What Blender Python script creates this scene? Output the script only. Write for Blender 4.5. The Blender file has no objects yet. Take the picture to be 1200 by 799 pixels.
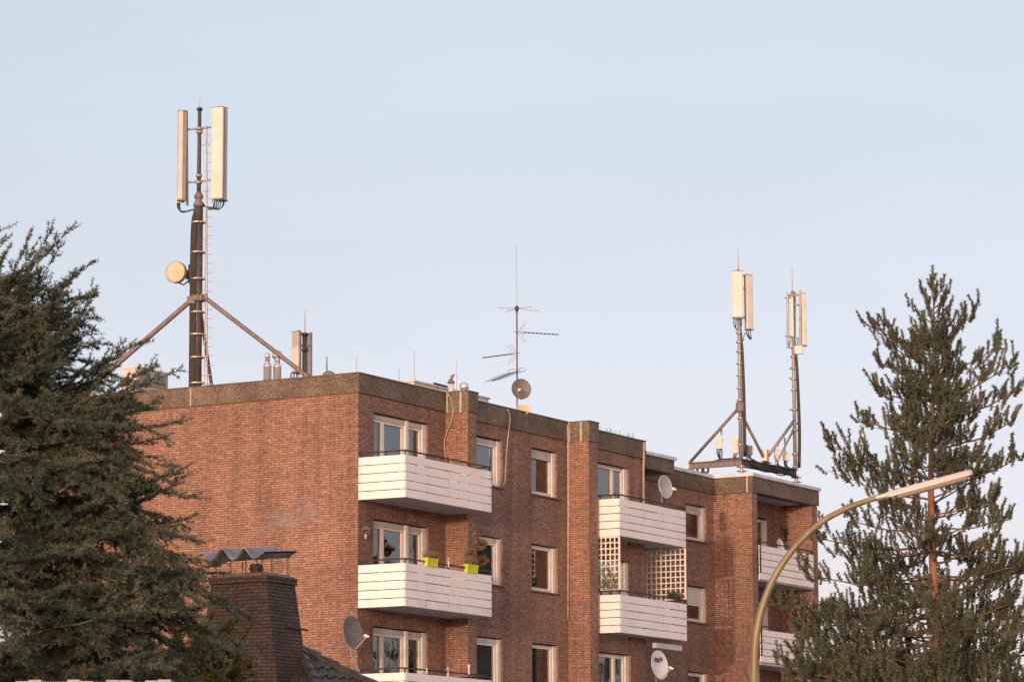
import bpy, math, random
from mathutils import Vector, Matrix, noise
random.seed(7)
RAD = math.radians
SC = bpy.context.scene
COL = SC.collection
PI = math.pi

# ------------------------------------------------------------------ camera
CAM = Vector((-75.6707, -47.5361, 1.65))
FOC, PITCH, YAW, ROLL = 4051.27, RAD(8.8679), RAD(29.5634), RAD(-0.1922)
FW = Vector((math.cos(YAW)*math.cos(PITCH), math.sin(YAW)*math.cos(PITCH), math.sin(PITCH)))
RT0 = Vector((math.sin(YAW), -math.cos(YAW), 0))
UP0 = RT0.cross(FW)
RT = RT0*math.cos(ROLL) + UP0*math.sin(ROLL)
UP = UP0*math.cos(ROLL) - RT0*math.sin(ROLL)
LAT = Vector((RT0.x, RT0.y, 0))                  # horizontal, to the viewer's right
DEP = Vector((math.cos(YAW), math.sin(YAW), 0))  # horizontal, away from the viewer

def ray(u, v): return FW*FOC + RT*(u-600) - UP*(v-399.5)
def at(u, v, d):            # point seen at photo pixel (u, v), d metres away along the ground
    r = ray(u, v); return CAM + r*(d/r.dot(DEP))
def on_x(u, v, x): r = ray(u, v); return CAM + r*((x-CAM.x)/r.x)
def on_y(u, v, y): r = ray(u, v); return CAM + r*((y-CAM.y)/r.y)
def mpx(n, d): return n*d/FOC

cd = bpy.data.cameras.new('camera'); co = bpy.data.objects.new('camera', cd); COL.objects.link(co)
cd.sensor_fit = 'HORIZONTAL'; cd.sensor_width = 36; cd.lens = 36*FOC/1200
cd.clip_start = 0.5; cd.clip_end = 6000
m = Matrix((RT, UP, -FW)).transposed().to_4x4(); m.translation = CAM
co.matrix_world = m
SC.camera = co

# ------------------------------------------------------------------ light
SUN_AZ, SUN_EL = RAD(180+12), RAD(3.0)         # maths angle of the direction to the sun
to_sun = Vector((math.cos(SUN_AZ)*math.cos(SUN_EL), math.sin(SUN_AZ)*math.cos(SUN_EL), math.sin(SUN_EL)))
sl = bpy.data.lights.new('sun', 'SUN'); so = bpy.data.objects.new('sun', sl); COL.objects.link(so)
sl.energy = 2.0; sl.angle = RAD(0.8); sl.color = (1.0, 0.71, 0.53)
so.rotation_euler = (-to_sun).to_track_quat('-Z', 'Y').to_euler()
so.location = (-40, -20, 40)
W = bpy.data.worlds.new('World'); SC.world = W; W.use_nodes = True
nt = W.node_tree
bg = nt.nodes['Background']
sk = nt.nodes.new('ShaderNodeTexSky'); sk.sky_type = 'NISHITA'; sk.sun_disc = False
sk.sun_elevation = SUN_EL; sk.sun_rotation = PI/2 - SUN_AZ
sk.air_density = 0.35; sk.dust_density = 2.0; sk.ozone_density = 1.2
gm = nt.nodes.new('ShaderNodeGamma'); gm.inputs[1].default_value = 0.75
mx = nt.nodes.new('ShaderNodeMix'); mx.data_type = 'RGBA'; mx.blend_type = 'MULTIPLY'; mx.inputs[0].default_value = 1
mx.inputs[7].default_value = (7.0*2, 4.36*2, 3.32*2, 1)
nt.links.new(sk.outputs[0], gm.inputs[0]); nt.links.new(gm.outputs[0], mx.inputs[6]); 
# sky gain raised with height; out of view it adds fill light
wt = nt.nodes.new('ShaderNodeTexCoord'); wz = nt.nodes.new('ShaderNodeSeparateXYZ'); nt.links.new(wt.outputs['Generated'], wz.inputs[0])
wr = nt.nodes.new('ShaderNodeValToRGB'); we = wr.color_ramp.elements; we.new(.26)
for e_, p_, c_ in zip(we, (.07, .26, .75), ((.5, .5, .5, 1), (.565, .65, .605, 1), (.86, .94, .92, 1))): e_.position = p_; e_.color = c_
nt.links.new(wz.outputs[2], wr.inputs[0])
mx2 = nt.nodes.new('ShaderNodeMix'); mx2.data_type = 'RGBA'; mx2.blend_type = 'MULTIPLY'; mx2.inputs[0].default_value = 1
wn = nt.nodes.new('ShaderNodeTexNoise'); wn.inputs['Scale'].default_value = 5; wn.inputs['Detail'].default_value = 5
wm = nt.nodes.new('ShaderNodeMapping'); wm.inputs['Scale'].default_value = (1, 1, 4); nt.links.new(wt.outputs['Generated'], wm.inputs[0]); nt.links.new(wm.outputs[0], wn.inputs['Vector'])
wl = nt.nodes.new('ShaderNodeMapRange'); wl.inputs[1].default_value = .3; wl.inputs[2].default_value = .7; wl.inputs[3].default_value = .965; wl.inputs[4].default_value = 1.03; nt.links.new(wn.outputs['Fac'], wl.inputs[0])
mx3 = nt.nodes.new('ShaderNodeMix'); mx3.data_type = 'RGBA'; mx3.blend_type = 'MULTIPLY'; mx3.inputs[0].default_value = 1
nt.links.new(mx.outputs[2], mx3.inputs[6]); nt.links.new(wl.outputs[0], mx3.inputs[7])
nt.links.new(mx3.outputs[2], mx2.inputs[6]); nt.links.new(wr.outputs[0], mx2.inputs[7]); nt.links.new(mx2.outputs[2], bg.inputs[0])
bg.inputs[1].default_value = 0.15
vs = SC.view_settings
vs.view_transform = 'Standard'; vs.look = 'None'; vs.exposure = -0.34; vs.gamma = 1; vs.use_curve_mapping = False
SC.render.engine = 'CYCLES'
SC.cycles.max_bounces = 6; SC.cycles.transparent_max_bounces = 12
SC.cycles.volume_bounces = 0; SC.cycles.volume_step_rate = 1.0

# ------------------------------------------------------------------ materials
def newmat(name):
    mt = bpy.data.materials.new(name); mt.use_nodes = True
    t = mt.node_tree; b = t.nodes['Principled BSDF']
    return mt, t, b
def N(t, kind, **kw):
    n = t.nodes.new(kind)
    for k, v in kw.items(): setattr(n, k, v)
    return n
def ramp(t, fac, stops):
    r = N(t, 'ShaderNodeValToRGB'); e = r.color_ramp.elements
    while len(e) < len(stops): e.new(0.5)
    for i, (p, c) in enumerate(stops): e[i].position = p; e[i].color = (*c, 1)
    t.links.new(fac, r.inputs[0]); return r.outputs[0]
def noisy(name, c1, c2, scale=6, rough=0.7, metal=0.0, detail=5, bump=0.0, spec=0.5, stretch=(1, 1, 1), p0=.35, p1=.65):
    mt, t, b = newmat(name)
    tc = N(t, 'ShaderNodeTexCoord'); mp = N(t, 'ShaderNodeMapping'); mp.inputs['Scale'].default_value = stretch
    t.links.new(tc.outputs['Object'], mp.inputs[0])
    nz = N(t, 'ShaderNodeTexNoise'); nz.inputs['Scale'].default_value = scale; nz.inputs['Detail'].default_value = detail
    t.links.new(mp.outputs[0], nz.inputs['Vector'])
    t.links.new(ramp(t, nz.outputs['Fac'], [(p0, c1), (p1, c2)]), b.inputs['Base Color'])
    b.inputs['Roughness'].default_value = rough; b.inputs['Metallic'].default_value = metal
    b.inputs['Specular IOR Level'].default_value = spec
    if bump:
        bp = N(t, 'ShaderNodeBump'); bp.inputs['Strength'].default_value = bump; bp.inputs['Distance'].default_value = 0.02
        t.links.new(nz.outputs['Fac'], bp.inputs['Height']); t.links.new(bp.outputs[0], b.inputs['Normal'])
    return mt
def brick(name, a, bcol, mortar, bw=0.25, rh=0.0635, ms=0.010, dirt=0.35):
    mt, t, b = newmat(name)
    tc = N(t, 'ShaderNodeTexCoord'); ge = N(t, 'ShaderNodeNewGeometry')
    sx = N(t, 'ShaderNodeSeparateXYZ'); t.links.new(tc.outputs['Object'], sx.inputs[0])
    sn = N(t, 'ShaderNodeSeparateXYZ'); t.links.new(ge.outputs['True Normal'], sn.inputs[0])
    ab = N(t, 'ShaderNodeMath', operation='ABSOLUTE'); t.links.new(sn.outputs[0], ab.inputs[0])
    gt = N(t, 'ShaderNodeMath', operation='GREATER_THAN'); gt.inputs[1].default_value = 0.6; t.links.new(ab.outputs[0], gt.inputs[0])
    mu = N(t, 'ShaderNodeMix', data_type='FLOAT'); t.links.new(gt.outputs[0], mu.inputs[0])
    t.links.new(sx.outputs[0], mu.inputs[2]); t.links.new(sx.outputs[1], mu.inputs[3])
    # the bond wanders by a few millimetres
    nw = N(t, 'ShaderNodeTexNoise'); nw.inputs['Scale'].default_value = 1.6; t.links.new(tc.outputs['Object'], nw.inputs['Vector'])
    wz = N(t, 'ShaderNodeMath', operation='MULTIPLY_ADD'); wz.inputs[1].default_value = 0.03
    t.links.new(nw.outputs['Fac'], wz.inputs[0]); t.links.new(sx.outputs[2], wz.inputs[2])
    cb = N(t, 'ShaderNodeCombineXYZ'); t.links.new(mu.outputs[0], cb.inputs[0]); t.links.new(wz.outputs[0], cb.inputs[1])
    br = N(t, 'ShaderNodeTexBrick'); br.inputs['Scale'].default_value = 1
    br.inputs['Color1'].default_value = (*a, 1); br.inputs['Color2'].default_value = (*bcol, 1); br.inputs['Mortar'].default_value = (*mortar, 1)
    br.inputs['Mortar Size'].default_value = ms; br.inputs['Mortar Smooth'].default_value = 0.7; br.inputs['Bias'].default_value = -0.1
    br.inputs['Brick Width'].default_value = bw; br.inputs['Row Height'].default_value = rh
    t.links.new(cb.outputs[0], br.inputs['Vector'])
    n1 = N(t, 'ShaderNodeTexNoise'); n1.inputs['Scale'].default_value = 0.55; n1.inputs['Detail'].default_value = 4
    t.links.new(tc.outputs['Object'], n1.inputs['Vector'])
    n2 = N(t, 'ShaderNodeTexNoise'); n2.inputs['Scale'].default_value = 9; n2.inputs['Detail'].default_value = 3
    t.links.new(cb.outputs[0], n2.inputs['Vector'])
    w1 = ramp(t, n1.outputs['Fac'], [(0.3, (1-dirt*.55, 1-dirt*.5, 1-dirt*.4)), (0.7, (1.05, 1.05, 1.05))])
    w2 = ramp(t, n2.outputs['Fac'], [(0.3, (.70, .69, .69)), (0.7, (1.28, 1.29, 1.30))])
    m1 = N(t, 'ShaderNodeMix', data_type='RGBA', blend_type='MULTIPLY'); m1.inputs[0].default_value = 1
    t.links.new(br.outputs['Color'], m1.inputs[6]); t.links.new(w1, m1.inputs[7])
    m2 = N(t, 'ShaderNodeMix', data_type='RGBA', blend_type='MULTIPLY'); m2.inputs[0].default_value = 1
    t.links.new(m1.outputs[2], m2.inputs[6]); t.links.new(w2, m2.inputs[7])
    # rain streaks down the wall
    mp = N(t, 'ShaderNodeMapping'); mp.inputs['Scale'].default_value = (2.2, 2.2, .16); t.links.new(tc.outputs['Object'], mp.inputs[0])
    n3 = N(t, 'ShaderNodeTexNoise'); n3.inputs['Scale'].default_value = 1; n3.inputs['Detail'].default_value = 6; t.links.new(mp.outputs[0], n3.inputs['Vector'])
    w3 = ramp(t, n3.outputs['Fac'], [(0.34, (.74, .72, .71)), (0.52, (1, 1, 1)), (0.72, (1.12, 1.10, 1.07))])
    m3 = N(t, 'ShaderNodeMix', data_type='RGBA', blend_type='MULTIPLY'); m3.inputs[0].default_value = .8
    t.links.new(m2.outputs[2], m3.inputs[6]); t.links.new(w3, m3.inputs[7]); m2 = m3
    t.links.new(m2.outputs[2], b.inputs['Base Color'])
    b.inputs['Roughness'].default_value = 0.85
    bp = N(t, 'ShaderNodeBump'); bp.inputs['Strength'].default_value = 0.6; bp.inputs['Distance'].default_value = 0.006; bp.invert = True
    t.links.new(br.outputs['Fac'], bp.inputs['Height']); t.links.new(bp.outputs[0], b.inputs['Normal'])
    return mt
def aggregate(name, dark, mid, light):
    mt, t, b = newmat(name)
    tc = N(t, 'ShaderNodeTexCoord')
    vo = N(t, 'ShaderNodeTexVoronoi'); vo.inputs['Scale'].default_value = 42; t.links.new(tc.outputs['Object'], vo.inputs['Vector'])
    sp = N(t, 'ShaderNodeSeparateColor'); t.links.new(vo.outputs['Color'], sp.inputs[0])
    c = ramp(t, sp.outputs[0], [(0.15, dark), (0.55, mid), (0.93, light)])
    n1 = N(t, 'ShaderNodeTexNoise'); n1.inputs['Scale'].default_value = 1.3; n1.inputs['Detail'].default_value = 6; t.links.new(tc.outputs['Object'], n1.inputs['Vector'])
    w = ramp(t, n1.outputs['Fac'], [(0.35, (.72, .7, .68)), (0.65, (1.1, 1.1, 1.1))])
    m1 = N(t, 'ShaderNodeMix', data_type='RGBA', blend_type='MULTIPLY'); m1.inputs[0].default_value = 1
    t.links.new(c, m1.inputs[6]); t.links.new(w, m1.inputs[7]); t.links.new(m1.outputs[2], b.inputs['Base Color'])
    b.inputs['Roughness'].default_value = 0.9
    bp = N(t, 'ShaderNodeBump'); bp.inputs['Strength'].default_value = 0.5; bp.inputs['Distance'].default_value = 0.01
    t.links.new(vo.outputs['Distance'], bp.inputs['Height']); t.links.new(bp.outputs[0], b.inputs['Normal'])
    return mt
def glass(name, tint=(.75, .8, .82)):
    mt = bpy.data.materials.new(name); mt.use_nodes = True; t = mt.node_tree; t.nodes.clear()
    out = N(t, 'ShaderNodeOutputMaterial'); fr = N(t, 'ShaderNodeFresnel'); fr.inputs[0].default_value = 2.5
    gl = N(t, 'ShaderNodeBsdfGlossy'); gl.inputs['Roughness'].default_value = 0.02; gl.inputs['Color'].default_value = (.95, .97, 1, 1)
    tr = N(t, 'ShaderNodeBsdfTransparent'); tr.inputs[0].default_value = (*tint, 1)
    ge = N(t, 'ShaderNodeNewGeometry'); bp = N(t, 'ShaderNodeBump'); nz = N(t, 'ShaderNodeTexNoise'); nz.inputs['Scale'].default_value = 1.4
    tc = N(t, 'ShaderNodeTexCoord'); t.links.new(tc.outputs['Object'], nz.inputs['Vector'])
    bp.inputs['Strength'].default_value = 0.25; bp.inputs['Distance'].default_value = 0.02; t.links.new(nz.outputs['Fac'], bp.inputs['Height'])
    t.links.new(bp.outputs[0], gl.inputs['Normal'])
    ms = N(t, 'ShaderNodeMixShader'); t.links.new(fr.outputs[0], ms.inputs[0]); t.links.new(tr.outputs[0], ms.inputs[1]); t.links.new(gl.outputs[0], ms.inputs[2])
    t.links.new(ms.outputs[0], out.inputs[0]); return mt
def foliage(name, c1, c2, c3, scale=1.2, trans=0.15):
    mt, t, b = newmat(name)
    tc = N(t, 'ShaderNodeTexCoord'); nz = N(t, 'ShaderNodeTexNoise'); nz.inputs['Scale'].default_value = scale; nz.inputs['Detail'].default_value = 8; nz.inputs['Roughness'].default_value = .7
    t.links.new(tc.outputs['Object'], nz.inputs['Vector'])
    t.links.new(ramp(t, nz.outputs['Fac'], [(0.33, c1), (0.5, c2), (0.68, c3)]), b.inputs['Base Color'])
    b.inputs['Roughness'].default_value = 0.65; b.inputs['Specular IOR Level'].default_value = 0.25
    return mt

M = {}
M['brick'] = brick('red_brick', (.385, .222, .155), (.265, .152, .110), (.135, .080, .061), bw=.245, ms=.0125)
M['chimney_brick'] = brick('dark_brick', (.125, .085, .07), (.085, .06, .052), (.022, .019, .018), bw=.22, ms=0.0125, dirt=0.5)  # darker, greyer brick for the chimney stack
M['house_brick'] = brick('house_brick', (.26, .12, .08), (.2, .09, .06), (.2, .17, .14))
M['aggregate'] = aggregate('washed_concrete', (.11, .082, .062), (.155, .118, .088), (.26, .215, .17))
M['concrete'] = noisy('concrete', (.44, .41, .40), (.55, .52, .50), 3, .9, bump=.2)
M['crown_concrete'] = noisy('crown_concrete', (.16, .12, .09), (.26, .2, .15), 8, .9, bump=.3)
M['board'] = noisy('white_board', (.84, .80, .80), (.90, .865, .86), 1.4, .55, stretch=(1, 1, .6))
def stained(mt, lo, at_):
    t = mt.node_tree; b = t.nodes['Principled BSDF']; src = b.inputs['Base Color'].links[0].from_socket
    tc = N(t, 'ShaderNodeTexCoord'); mp = N(t, 'ShaderNodeMapping'); mp.inputs['Scale'].default_value = (7, 7, 1.6); t.links.new(tc.outputs['Object'], mp.inputs[0])
    nz = N(t, 'ShaderNodeTexNoise'); nz.inputs['Scale'].default_value = 1; nz.inputs['Detail'].default_value = 7; t.links.new(mp.outputs[0], nz.inputs['Vector'])
    w = ramp(t, nz.outputs['Fac'], [(at_, lo), (at_+.16, (1, 1, 1))])
    mm = N(t, 'ShaderNodeMix', data_type='RGBA', blend_type='MULTIPLY'); mm.inputs[0].default_value = 1
    t.links.new(src, mm.inputs[6]); t.links.new(w, mm.inputs[7]); t.links.new(mm.outputs[2], b.inputs['Base Color']); return mt
stained(M['board'], (.86, .85, .85), .27)
M['stained'] = stained(noisy('stained_board', (.74, .71, .70), (.88, .85, .84), 3.0, .6), (.5, .48, .47), .30)
M['frame'] = noisy('window_frame', (.68, .64, .57), (.76, .73, .67), 4, .45)
M['shutter_box'] = noisy('shutter_box', (.50, .47, .42), (.58, .55, .50), 5, .6)
M['sill'] = noisy('sill_stone', (.09, .06, .05), (.15, .10, .08), 12, .7)
M['glass'] = glass('glass')
M['curtain'] = noisy('net_curtain', (.40, .42, .45), (.58, .60, .62), 3, .9, stretch=(9, 9, .4))
M['drape'] = noisy('drape', (.16, .11, .08), (.26, .19, .14), 3, .9, stretch=(9, 9, .4))
M['black'] = noisy('black_metal', (.014, .014, .018), (.035, .033, .036), 9, .5)
M['cable'] = noisy('black_cable', (.012, .012, .014), (.03, .03, .033), 20, .55)
M['steel'] = noisy('galvanised_steel', (.27, .255, .255), (.42, .39, .38), 5, .5, metal=.35, stretch=(3, 3, 1))
M['dark_steel'] = noisy('weathered_mast', (.06, .048, .05), (.13, .10, .10), 7, .6, metal=.2, stretch=(3, 3, 1))
M['brown_steel'] = noisy('rust_brown_steel', (.15, .122, .12), (.245, .205, .20), 6, .6, metal=.1, stretch=(2, 2, 1))
M['clamp'] = noisy('clamp_metal', (.45, .40, .33), (.6, .55, .48), 9, .4, metal=.5)
M['chrome'] = noisy('stainless', (.68, .68, .70), (.82, .81, .80), 2, .3, metal=.6)
M['radome'] = noisy('radome', (.62, .59, .54), (.72, .68, .63), 2.5, .5)
M['radome_side'] = noisy('antenna_back', (.19, .18, .185), (.28, .26, .265), 4, .55)
M['dish_face'] = noisy('dish_cream', (.60, .47, .33), (.70, .57, .42), 5, .55)
M['dish_grey'] = noisy('dish_grey', (.115, .108, .112), (.16, .15, .155), 5, .5)
M['dish_mid'] = noisy('dish_mid', (.30, .31, .33), (.37, .38, .40), 5, .5)
M['dish_white'] = noisy('dish_white', (.58, .58, .60), (.68, .68, .69), 5, .45)
M['cabinet'] = noisy('cabinet', (.66, .61, .55), (.74, .69, .63), 4, .5)
M['cabinet_panel'] = noisy('cabinet_louvre', (.33, .31, .30), (.42, .395, .38), 14, .6, stretch=(1, 1, 6))
M['coping'] = noisy('zinc_coping', (.52, .55, .60), (.68, .71, .75), 3, .4, metal=.3)
M['cap'] = noisy('dark_cap', (.09, .075, .07), (.15, .12, .11), 6, .6)
M['roofing'] = noisy('bitumen_roof', (.07, .068, .066), (.13, .125, .12), 3, .9)
M['joint'] = noisy('joint_sealant', (.42, .36, .29), (.54, .47, .39), 8, .8)
M['pipe'] = noisy('downpipe_grey', (.36, .27, .23), (.48, .38, .33), 6, .55)
M['beige_cable'] = noisy('beige_cable', (.36, .29, .21), (.46, .38, .29), 8, .6)
M['lime'] = noisy('lime_plastic', (.52, .58, .012), (.62, .68, .03), 4, .4)
M['soil'] = noisy('soil', (.03, .02, .015), (.07, .05, .035), 20, .95)
M['bowl'] = noisy('bowl_terracotta', (.11, .075, .055), (.17, .115, .085), 8, .7)
M['dry'] = foliage('dry_plant', (.10, .07, .04), (.20, .14, .075), (.34, .25, .14), 6)
M['lattice'] = noisy('lattice_wood', (.74, .68, .58), (.82, .77, .68), 6, .6)
M['lamp_pole'] = noisy('olive_pole', (.20, .165, .085), (.27, .225, .125), 3, .4, metal=.1, stretch=(2, 2, .4))
M['lamp_head'] = noisy('lamp_cover', (.62, .55, .52), (.70, .63, .60), 5, .45)
M['lamp_glass'] = noisy('lamp_diffuser', (.42, .33, .25), (.5, .4, .31), 5, .25)
M['bark'] = noisy('pine_bark', (.20, .095, .05), (.36, .19, .10), 9, .9, bump=.8, stretch=(1, 1, .35))
M['bark_lower'] = noisy('pine_limb', (.12, .075, .05), (.22, .14, .09), 12, .9)
M['cedar_bark'] = noisy('cedar_bark', (.07, .055, .04), (.15, .115, .08), 9, .9)
M['bare_bark'] = noisy('bare_twig', (.10, .075, .065), (.18, .14, .12), 9, .9)
M['pine'] = foliage('pine_needles', (.058, .070, .052), (.105, .118, .080), (.18, .182, .115), 1.2)
M['cedar'] = foliage('cedar_needles', (.032, .050, .040), (.080, .104, .076), (.20, .20, .14), 3)
M['thuja'] = foliage('thuja_sprays', (.03, .036, .014), (.07, .066, .022), (.13, .10, .035), 2.2)
M['tile'] = noisy('dark_roof_tile', (.045, .04, .038), (.085, .074, .07), 9, .5)
M['sheet'] = noisy('fibre_sheet', (.16, .17, .20), (.27, .29, .33), 3, .35, metal=.2)
M['pot'] = noisy('flue_pot', (.025, .023, .023), (.05, .045, .042), 10, .6)
M['white_roof'] = noisy('white_roof', (.30, .30, .33), (.40, .40, .42), 4, .6)
M['timber'] = noisy('shed_timber', (.12, .08, .05), (.2, .14, .09), 5, .8, stretch=(6, 6, 1))
M['grass'] = noisy('grass', (.03, .045, .015), (.07, .085, .03), 1.5, .95, detail=9)
M['asphalt'] = noisy('asphalt', (.04, .04, .042), (.06, .06, .06), 8, .9)
M['paving'] = noisy('paving', (.36, .345, .34), (.46, .45, .44), 2, .9)
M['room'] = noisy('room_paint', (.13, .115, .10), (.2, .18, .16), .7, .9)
M['plaster'] = noisy('pale_plaster', (.48, .45, .4), (.58, .55, .5), 2, .9)
M['ink'] = noisy('dark_ink', (.02, .02, .025), (.03, .03, .035), 5, .5)
M['silver'] = noisy('aluminium', (.5, .49, .5), (.65, .63, .62), 6, .4, metal=.6)

# ------------------------------------------------------------------ mesh helpers
class MB:
    def __init__(s): s.v = []; s.f = []
    def quad(s, a, b, c, d):
        i = len(s.v); s.v += [tuple(a), tuple(b), tuple(c), tuple(d)]; s.f.append((i, i+1, i+2, i+3)); return s
    def box(s, x0, x1, y0, y1, z0, z1):
        return s.hexa([(x0, y0, z0), (x1, y0, z0), (x1, y1, z0), (x0, y1, z0), (x0, y0, z1), (x1, y0, z1), (x1, y1, z1), (x0, y1, z1)])
    def hexa(s, p):
        i = len(s.v); s.v += [tuple(q) for q in p]
        s.f += [tuple(i+k for k in q) for q in ((3, 2, 1, 0), (4, 5, 6, 7), (0, 1, 5, 4), (1, 2, 6, 5), (2, 3, 7, 6), (3, 0, 4, 7))]; return s
    def obox(s, c, ax, ay, az, hx, hy, hz):     # oriented box by centre, axes, half sizes
        c = Vector(c); ax, ay, az = Vector(ax)*hx, Vector(ay)*hy, Vector(az)*hz
        return s.hexa([c-ax-ay-az, c+ax-ay-az, c+ax+ay-az, c-ax+ay-az, c-ax-ay+az, c+ax-ay+az, c+ax+ay+az, c-ax+ay+az])
    def tube(s, pts, r, n=8, caps=True):
        pts = [Vector(p) for p in pts]
        rs = r if isinstance(r, (list, tuple)) else [r]*len(pts)
        i0 = len(s.v); prev = None
        for k, p in enumerate(pts):
            t = (pts[min(k+1, len(pts)-1)] - pts[max(k-1, 0)])
            if t.length < 1e-9: t = Vector((0, 0, 1))
            t.normalize()
            if prev is None:
                a = t.orthogonal().normalized()
            else:
                a = (prev - t*prev.dot(t))
                a = a.normalized() if a.length > 1e-6 else t.orthogonal().normalized()
            prev = a; b = t.cross(a)
            for j in range(n):
                w = 2*PI*j/n; s.v.append(tuple(p + (a*math.cos(w) + b*math.sin(w))*rs[k]))
        for k in range(len(pts)-1):
            for j in range(n):
                q = i0+k*n
                s.f.append((q+j, q+(j+1) % n, q+n+(j+1) % n, q+n+j))
        if caps:
            s.f.append(tuple(i0+j for j in range(n))[::-1]); q = i0+(len(pts)-1)*n; s.f.append(tuple(q+j for j in range(n)))
        return s
    def lathe(s, c, axis, prof, n=20, flat=(1, 1)):   # prof: (radius, offset along the axis)
        c = Vector(c); ax = Vector(axis).normalized(); a = ax.cross(Vector((0, 0, 1)))
        a = a.normalized() if a.length > 1e-4 else Vector((1, 0, 0)); b = a.cross(ax)
        i0 = len(s.v)
        for r, h in prof:
            for j in range(n):
                w = 2*PI*j/n; s.v.append(tuple(c + ax*h + a*(r*math.cos(w)*flat[0]) + b*(r*math.sin(w)*flat[1])))
        for k in range(len(prof)-1):
            for j in range(n):
                q = i0+k*n; s.f.append((q+j, q+(j+1) % n, q+n+(j+1) % n, q+n+j))
        s.f.append(tuple(i0+j for j in range(n))[::-1]); q = i0+(len(prof)-1)*n; s.f.append(tuple(q+j for j in range(n)))
        return s
    def tri(s, a, b, c):
        i = len(s.v); s.v += [a, b, c]; s.f.append((i, i+1, i+2))
    def build(s, name, mat, parent=None, loc=None, smooth=False):
        o0 = org(parent) if parent else Vector(loc if loc else (0, 0, 0))
        me = bpy.data.meshes.new(name)
        x, y, z = o0
        me.from_pydata([(p[0]-x, p[1]-y, p[2]-z) for p in s.v], [], s.f)
        me.materials.append(mat)
        if smooth:
            me.polygons.foreach_set('use_smooth', [True]*len(me.polygons))
        me.update()
        o = bpy.data.objects.new(name, me); COL.objects.link(o)
        if parent: o.parent = parent
        else: o.location = o0
        return o
def org(o):
    v = Vector(o.location)
    while o.parent: o = o.parent; v += Vector(o.location)
    return v
def tag(o, label, cat, group=None, kind=None):
    if label: o['label'] = label
    if cat: o['category'] = cat
    if group: o['group'] = group
    if kind: o['kind'] = kind
    return o
def thing(name, label, cat, loc, group=None):
    o = bpy.data.objects.new(name, None); COL.objects.link(o); o.location = loc; o.empty_display_size = .2
    return tag(o, label, cat, group)
def smooth_pts(pts, n=6):
    pts = [Vector(p) for p in pts]; out = []
    P = [pts[0]*2-pts[1]] + pts + [pts[-1]*2-pts[-2]]
    for i in range(1, len(P)-2):
        a, b, c, d = P[i-1], P[i], P[i+1], P[i+2]
        for k in range(n):
            t = k/n
            out.append(.5*((2*b) + (c-a)*t + (2*a-5*b+4*c-d)*t*t + (3*b-a-3*c+d)*t**3))
    out.append(pts[-1]); return out

# ------------------------------------------------------------------ setting
g = MB().quad((-900, -900, 0), (2200, -900, 0), (2200, 1600, 0), (-900, 1600, 0)).build('ground', M['grass']); tag(g, 'grassy ground around the houses', 'ground', kind='structure')
def strip(name, mat, y0, y1, z, x0=-300, x1=400, lab=None):
    mb = MB().quad((x0, y0, z), (x1, y0, z), (x1, y1, z), (x0, y1, z)); o = mb.build(name, mat); return tag(o, lab, name, kind='structure')
strip('road', M['asphalt'], -46, -39, .004, lab='asphalt road in front of the block')
yd = MB().quad((-30, -36.5, .004), (60, -36.5, .004), (60, 40, .004), (-30, 40, .004)).build('bounce_yard', M['paving']); tag(yd, 'unseen pale paved yard added to bounce light onto the apartment block', 'bounce_yard', kind='structure')  # out of view, added as a pale reflector under the facade
pv = MB().box(-300, 400, -39, -36.6, -.1, .12).build('pavement', M['paving']); tag(pv, 'paved footway with kerb beside the road', 'pavement', kind='structure')

# ------------------------------------------------------------------ apartment building
APT = thing('apartment_building', 'stepped red brick apartment block with white balconies and a flat roof', 'building', (0, 0, 0))
def wall_y(y, x0, x1, z0, z1, holes=(), rev=.21, name='wall'):
    """brick face in the plane y, looking towards -y, with reveals round its openings"""
    mb = MB()
    xs = sorted({x0, x1, *[h[0] for h in holes], *[h[1] for h in holes]}); zs = sorted({z0, z1, *[h[2] for h in holes], *[h[3] for h in holes]})
    for i in range(len(xs)-1):
        for k in range(len(zs)-1):
            cx, cz = (xs[i]+xs[i+1])/2, (zs[k]+zs[k+1])/2
            if any(h[0] < cx < h[1] and h[2] < cz < h[3] for h in holes): continue
            mb.quad((xs[i], y, zs[k]), (xs[i+1], y, zs[k]), (xs[i+1], y, zs[k+1]), (xs[i], y, zs[k+1]))
    for a, b, c, d in holes:
        Y = y+rev
        mb.quad((a, y, c), (a, y, d), (a, Y, d), (a, Y, c)); mb.quad((b, y, d), (b, y, c), (b, Y, c), (b, Y, d))
        mb.quad((a, y, d), (b, y, d), (b, Y, d), (a, Y, d)); mb.quad((b, y, c), (a, y, c), (a, Y, c), (b, Y, c))
    return mb.build(name, M['brick'], APT)
def wall_x(x, y0, y1, z0, z1, flip=False, name='wall'):
    q = [(x, y0, z0), (x, y0, z1), (x, y1, z1), (x, y1, z0)]
    return MB().quad(*q).build(name, M['brick'], APT)

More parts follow.
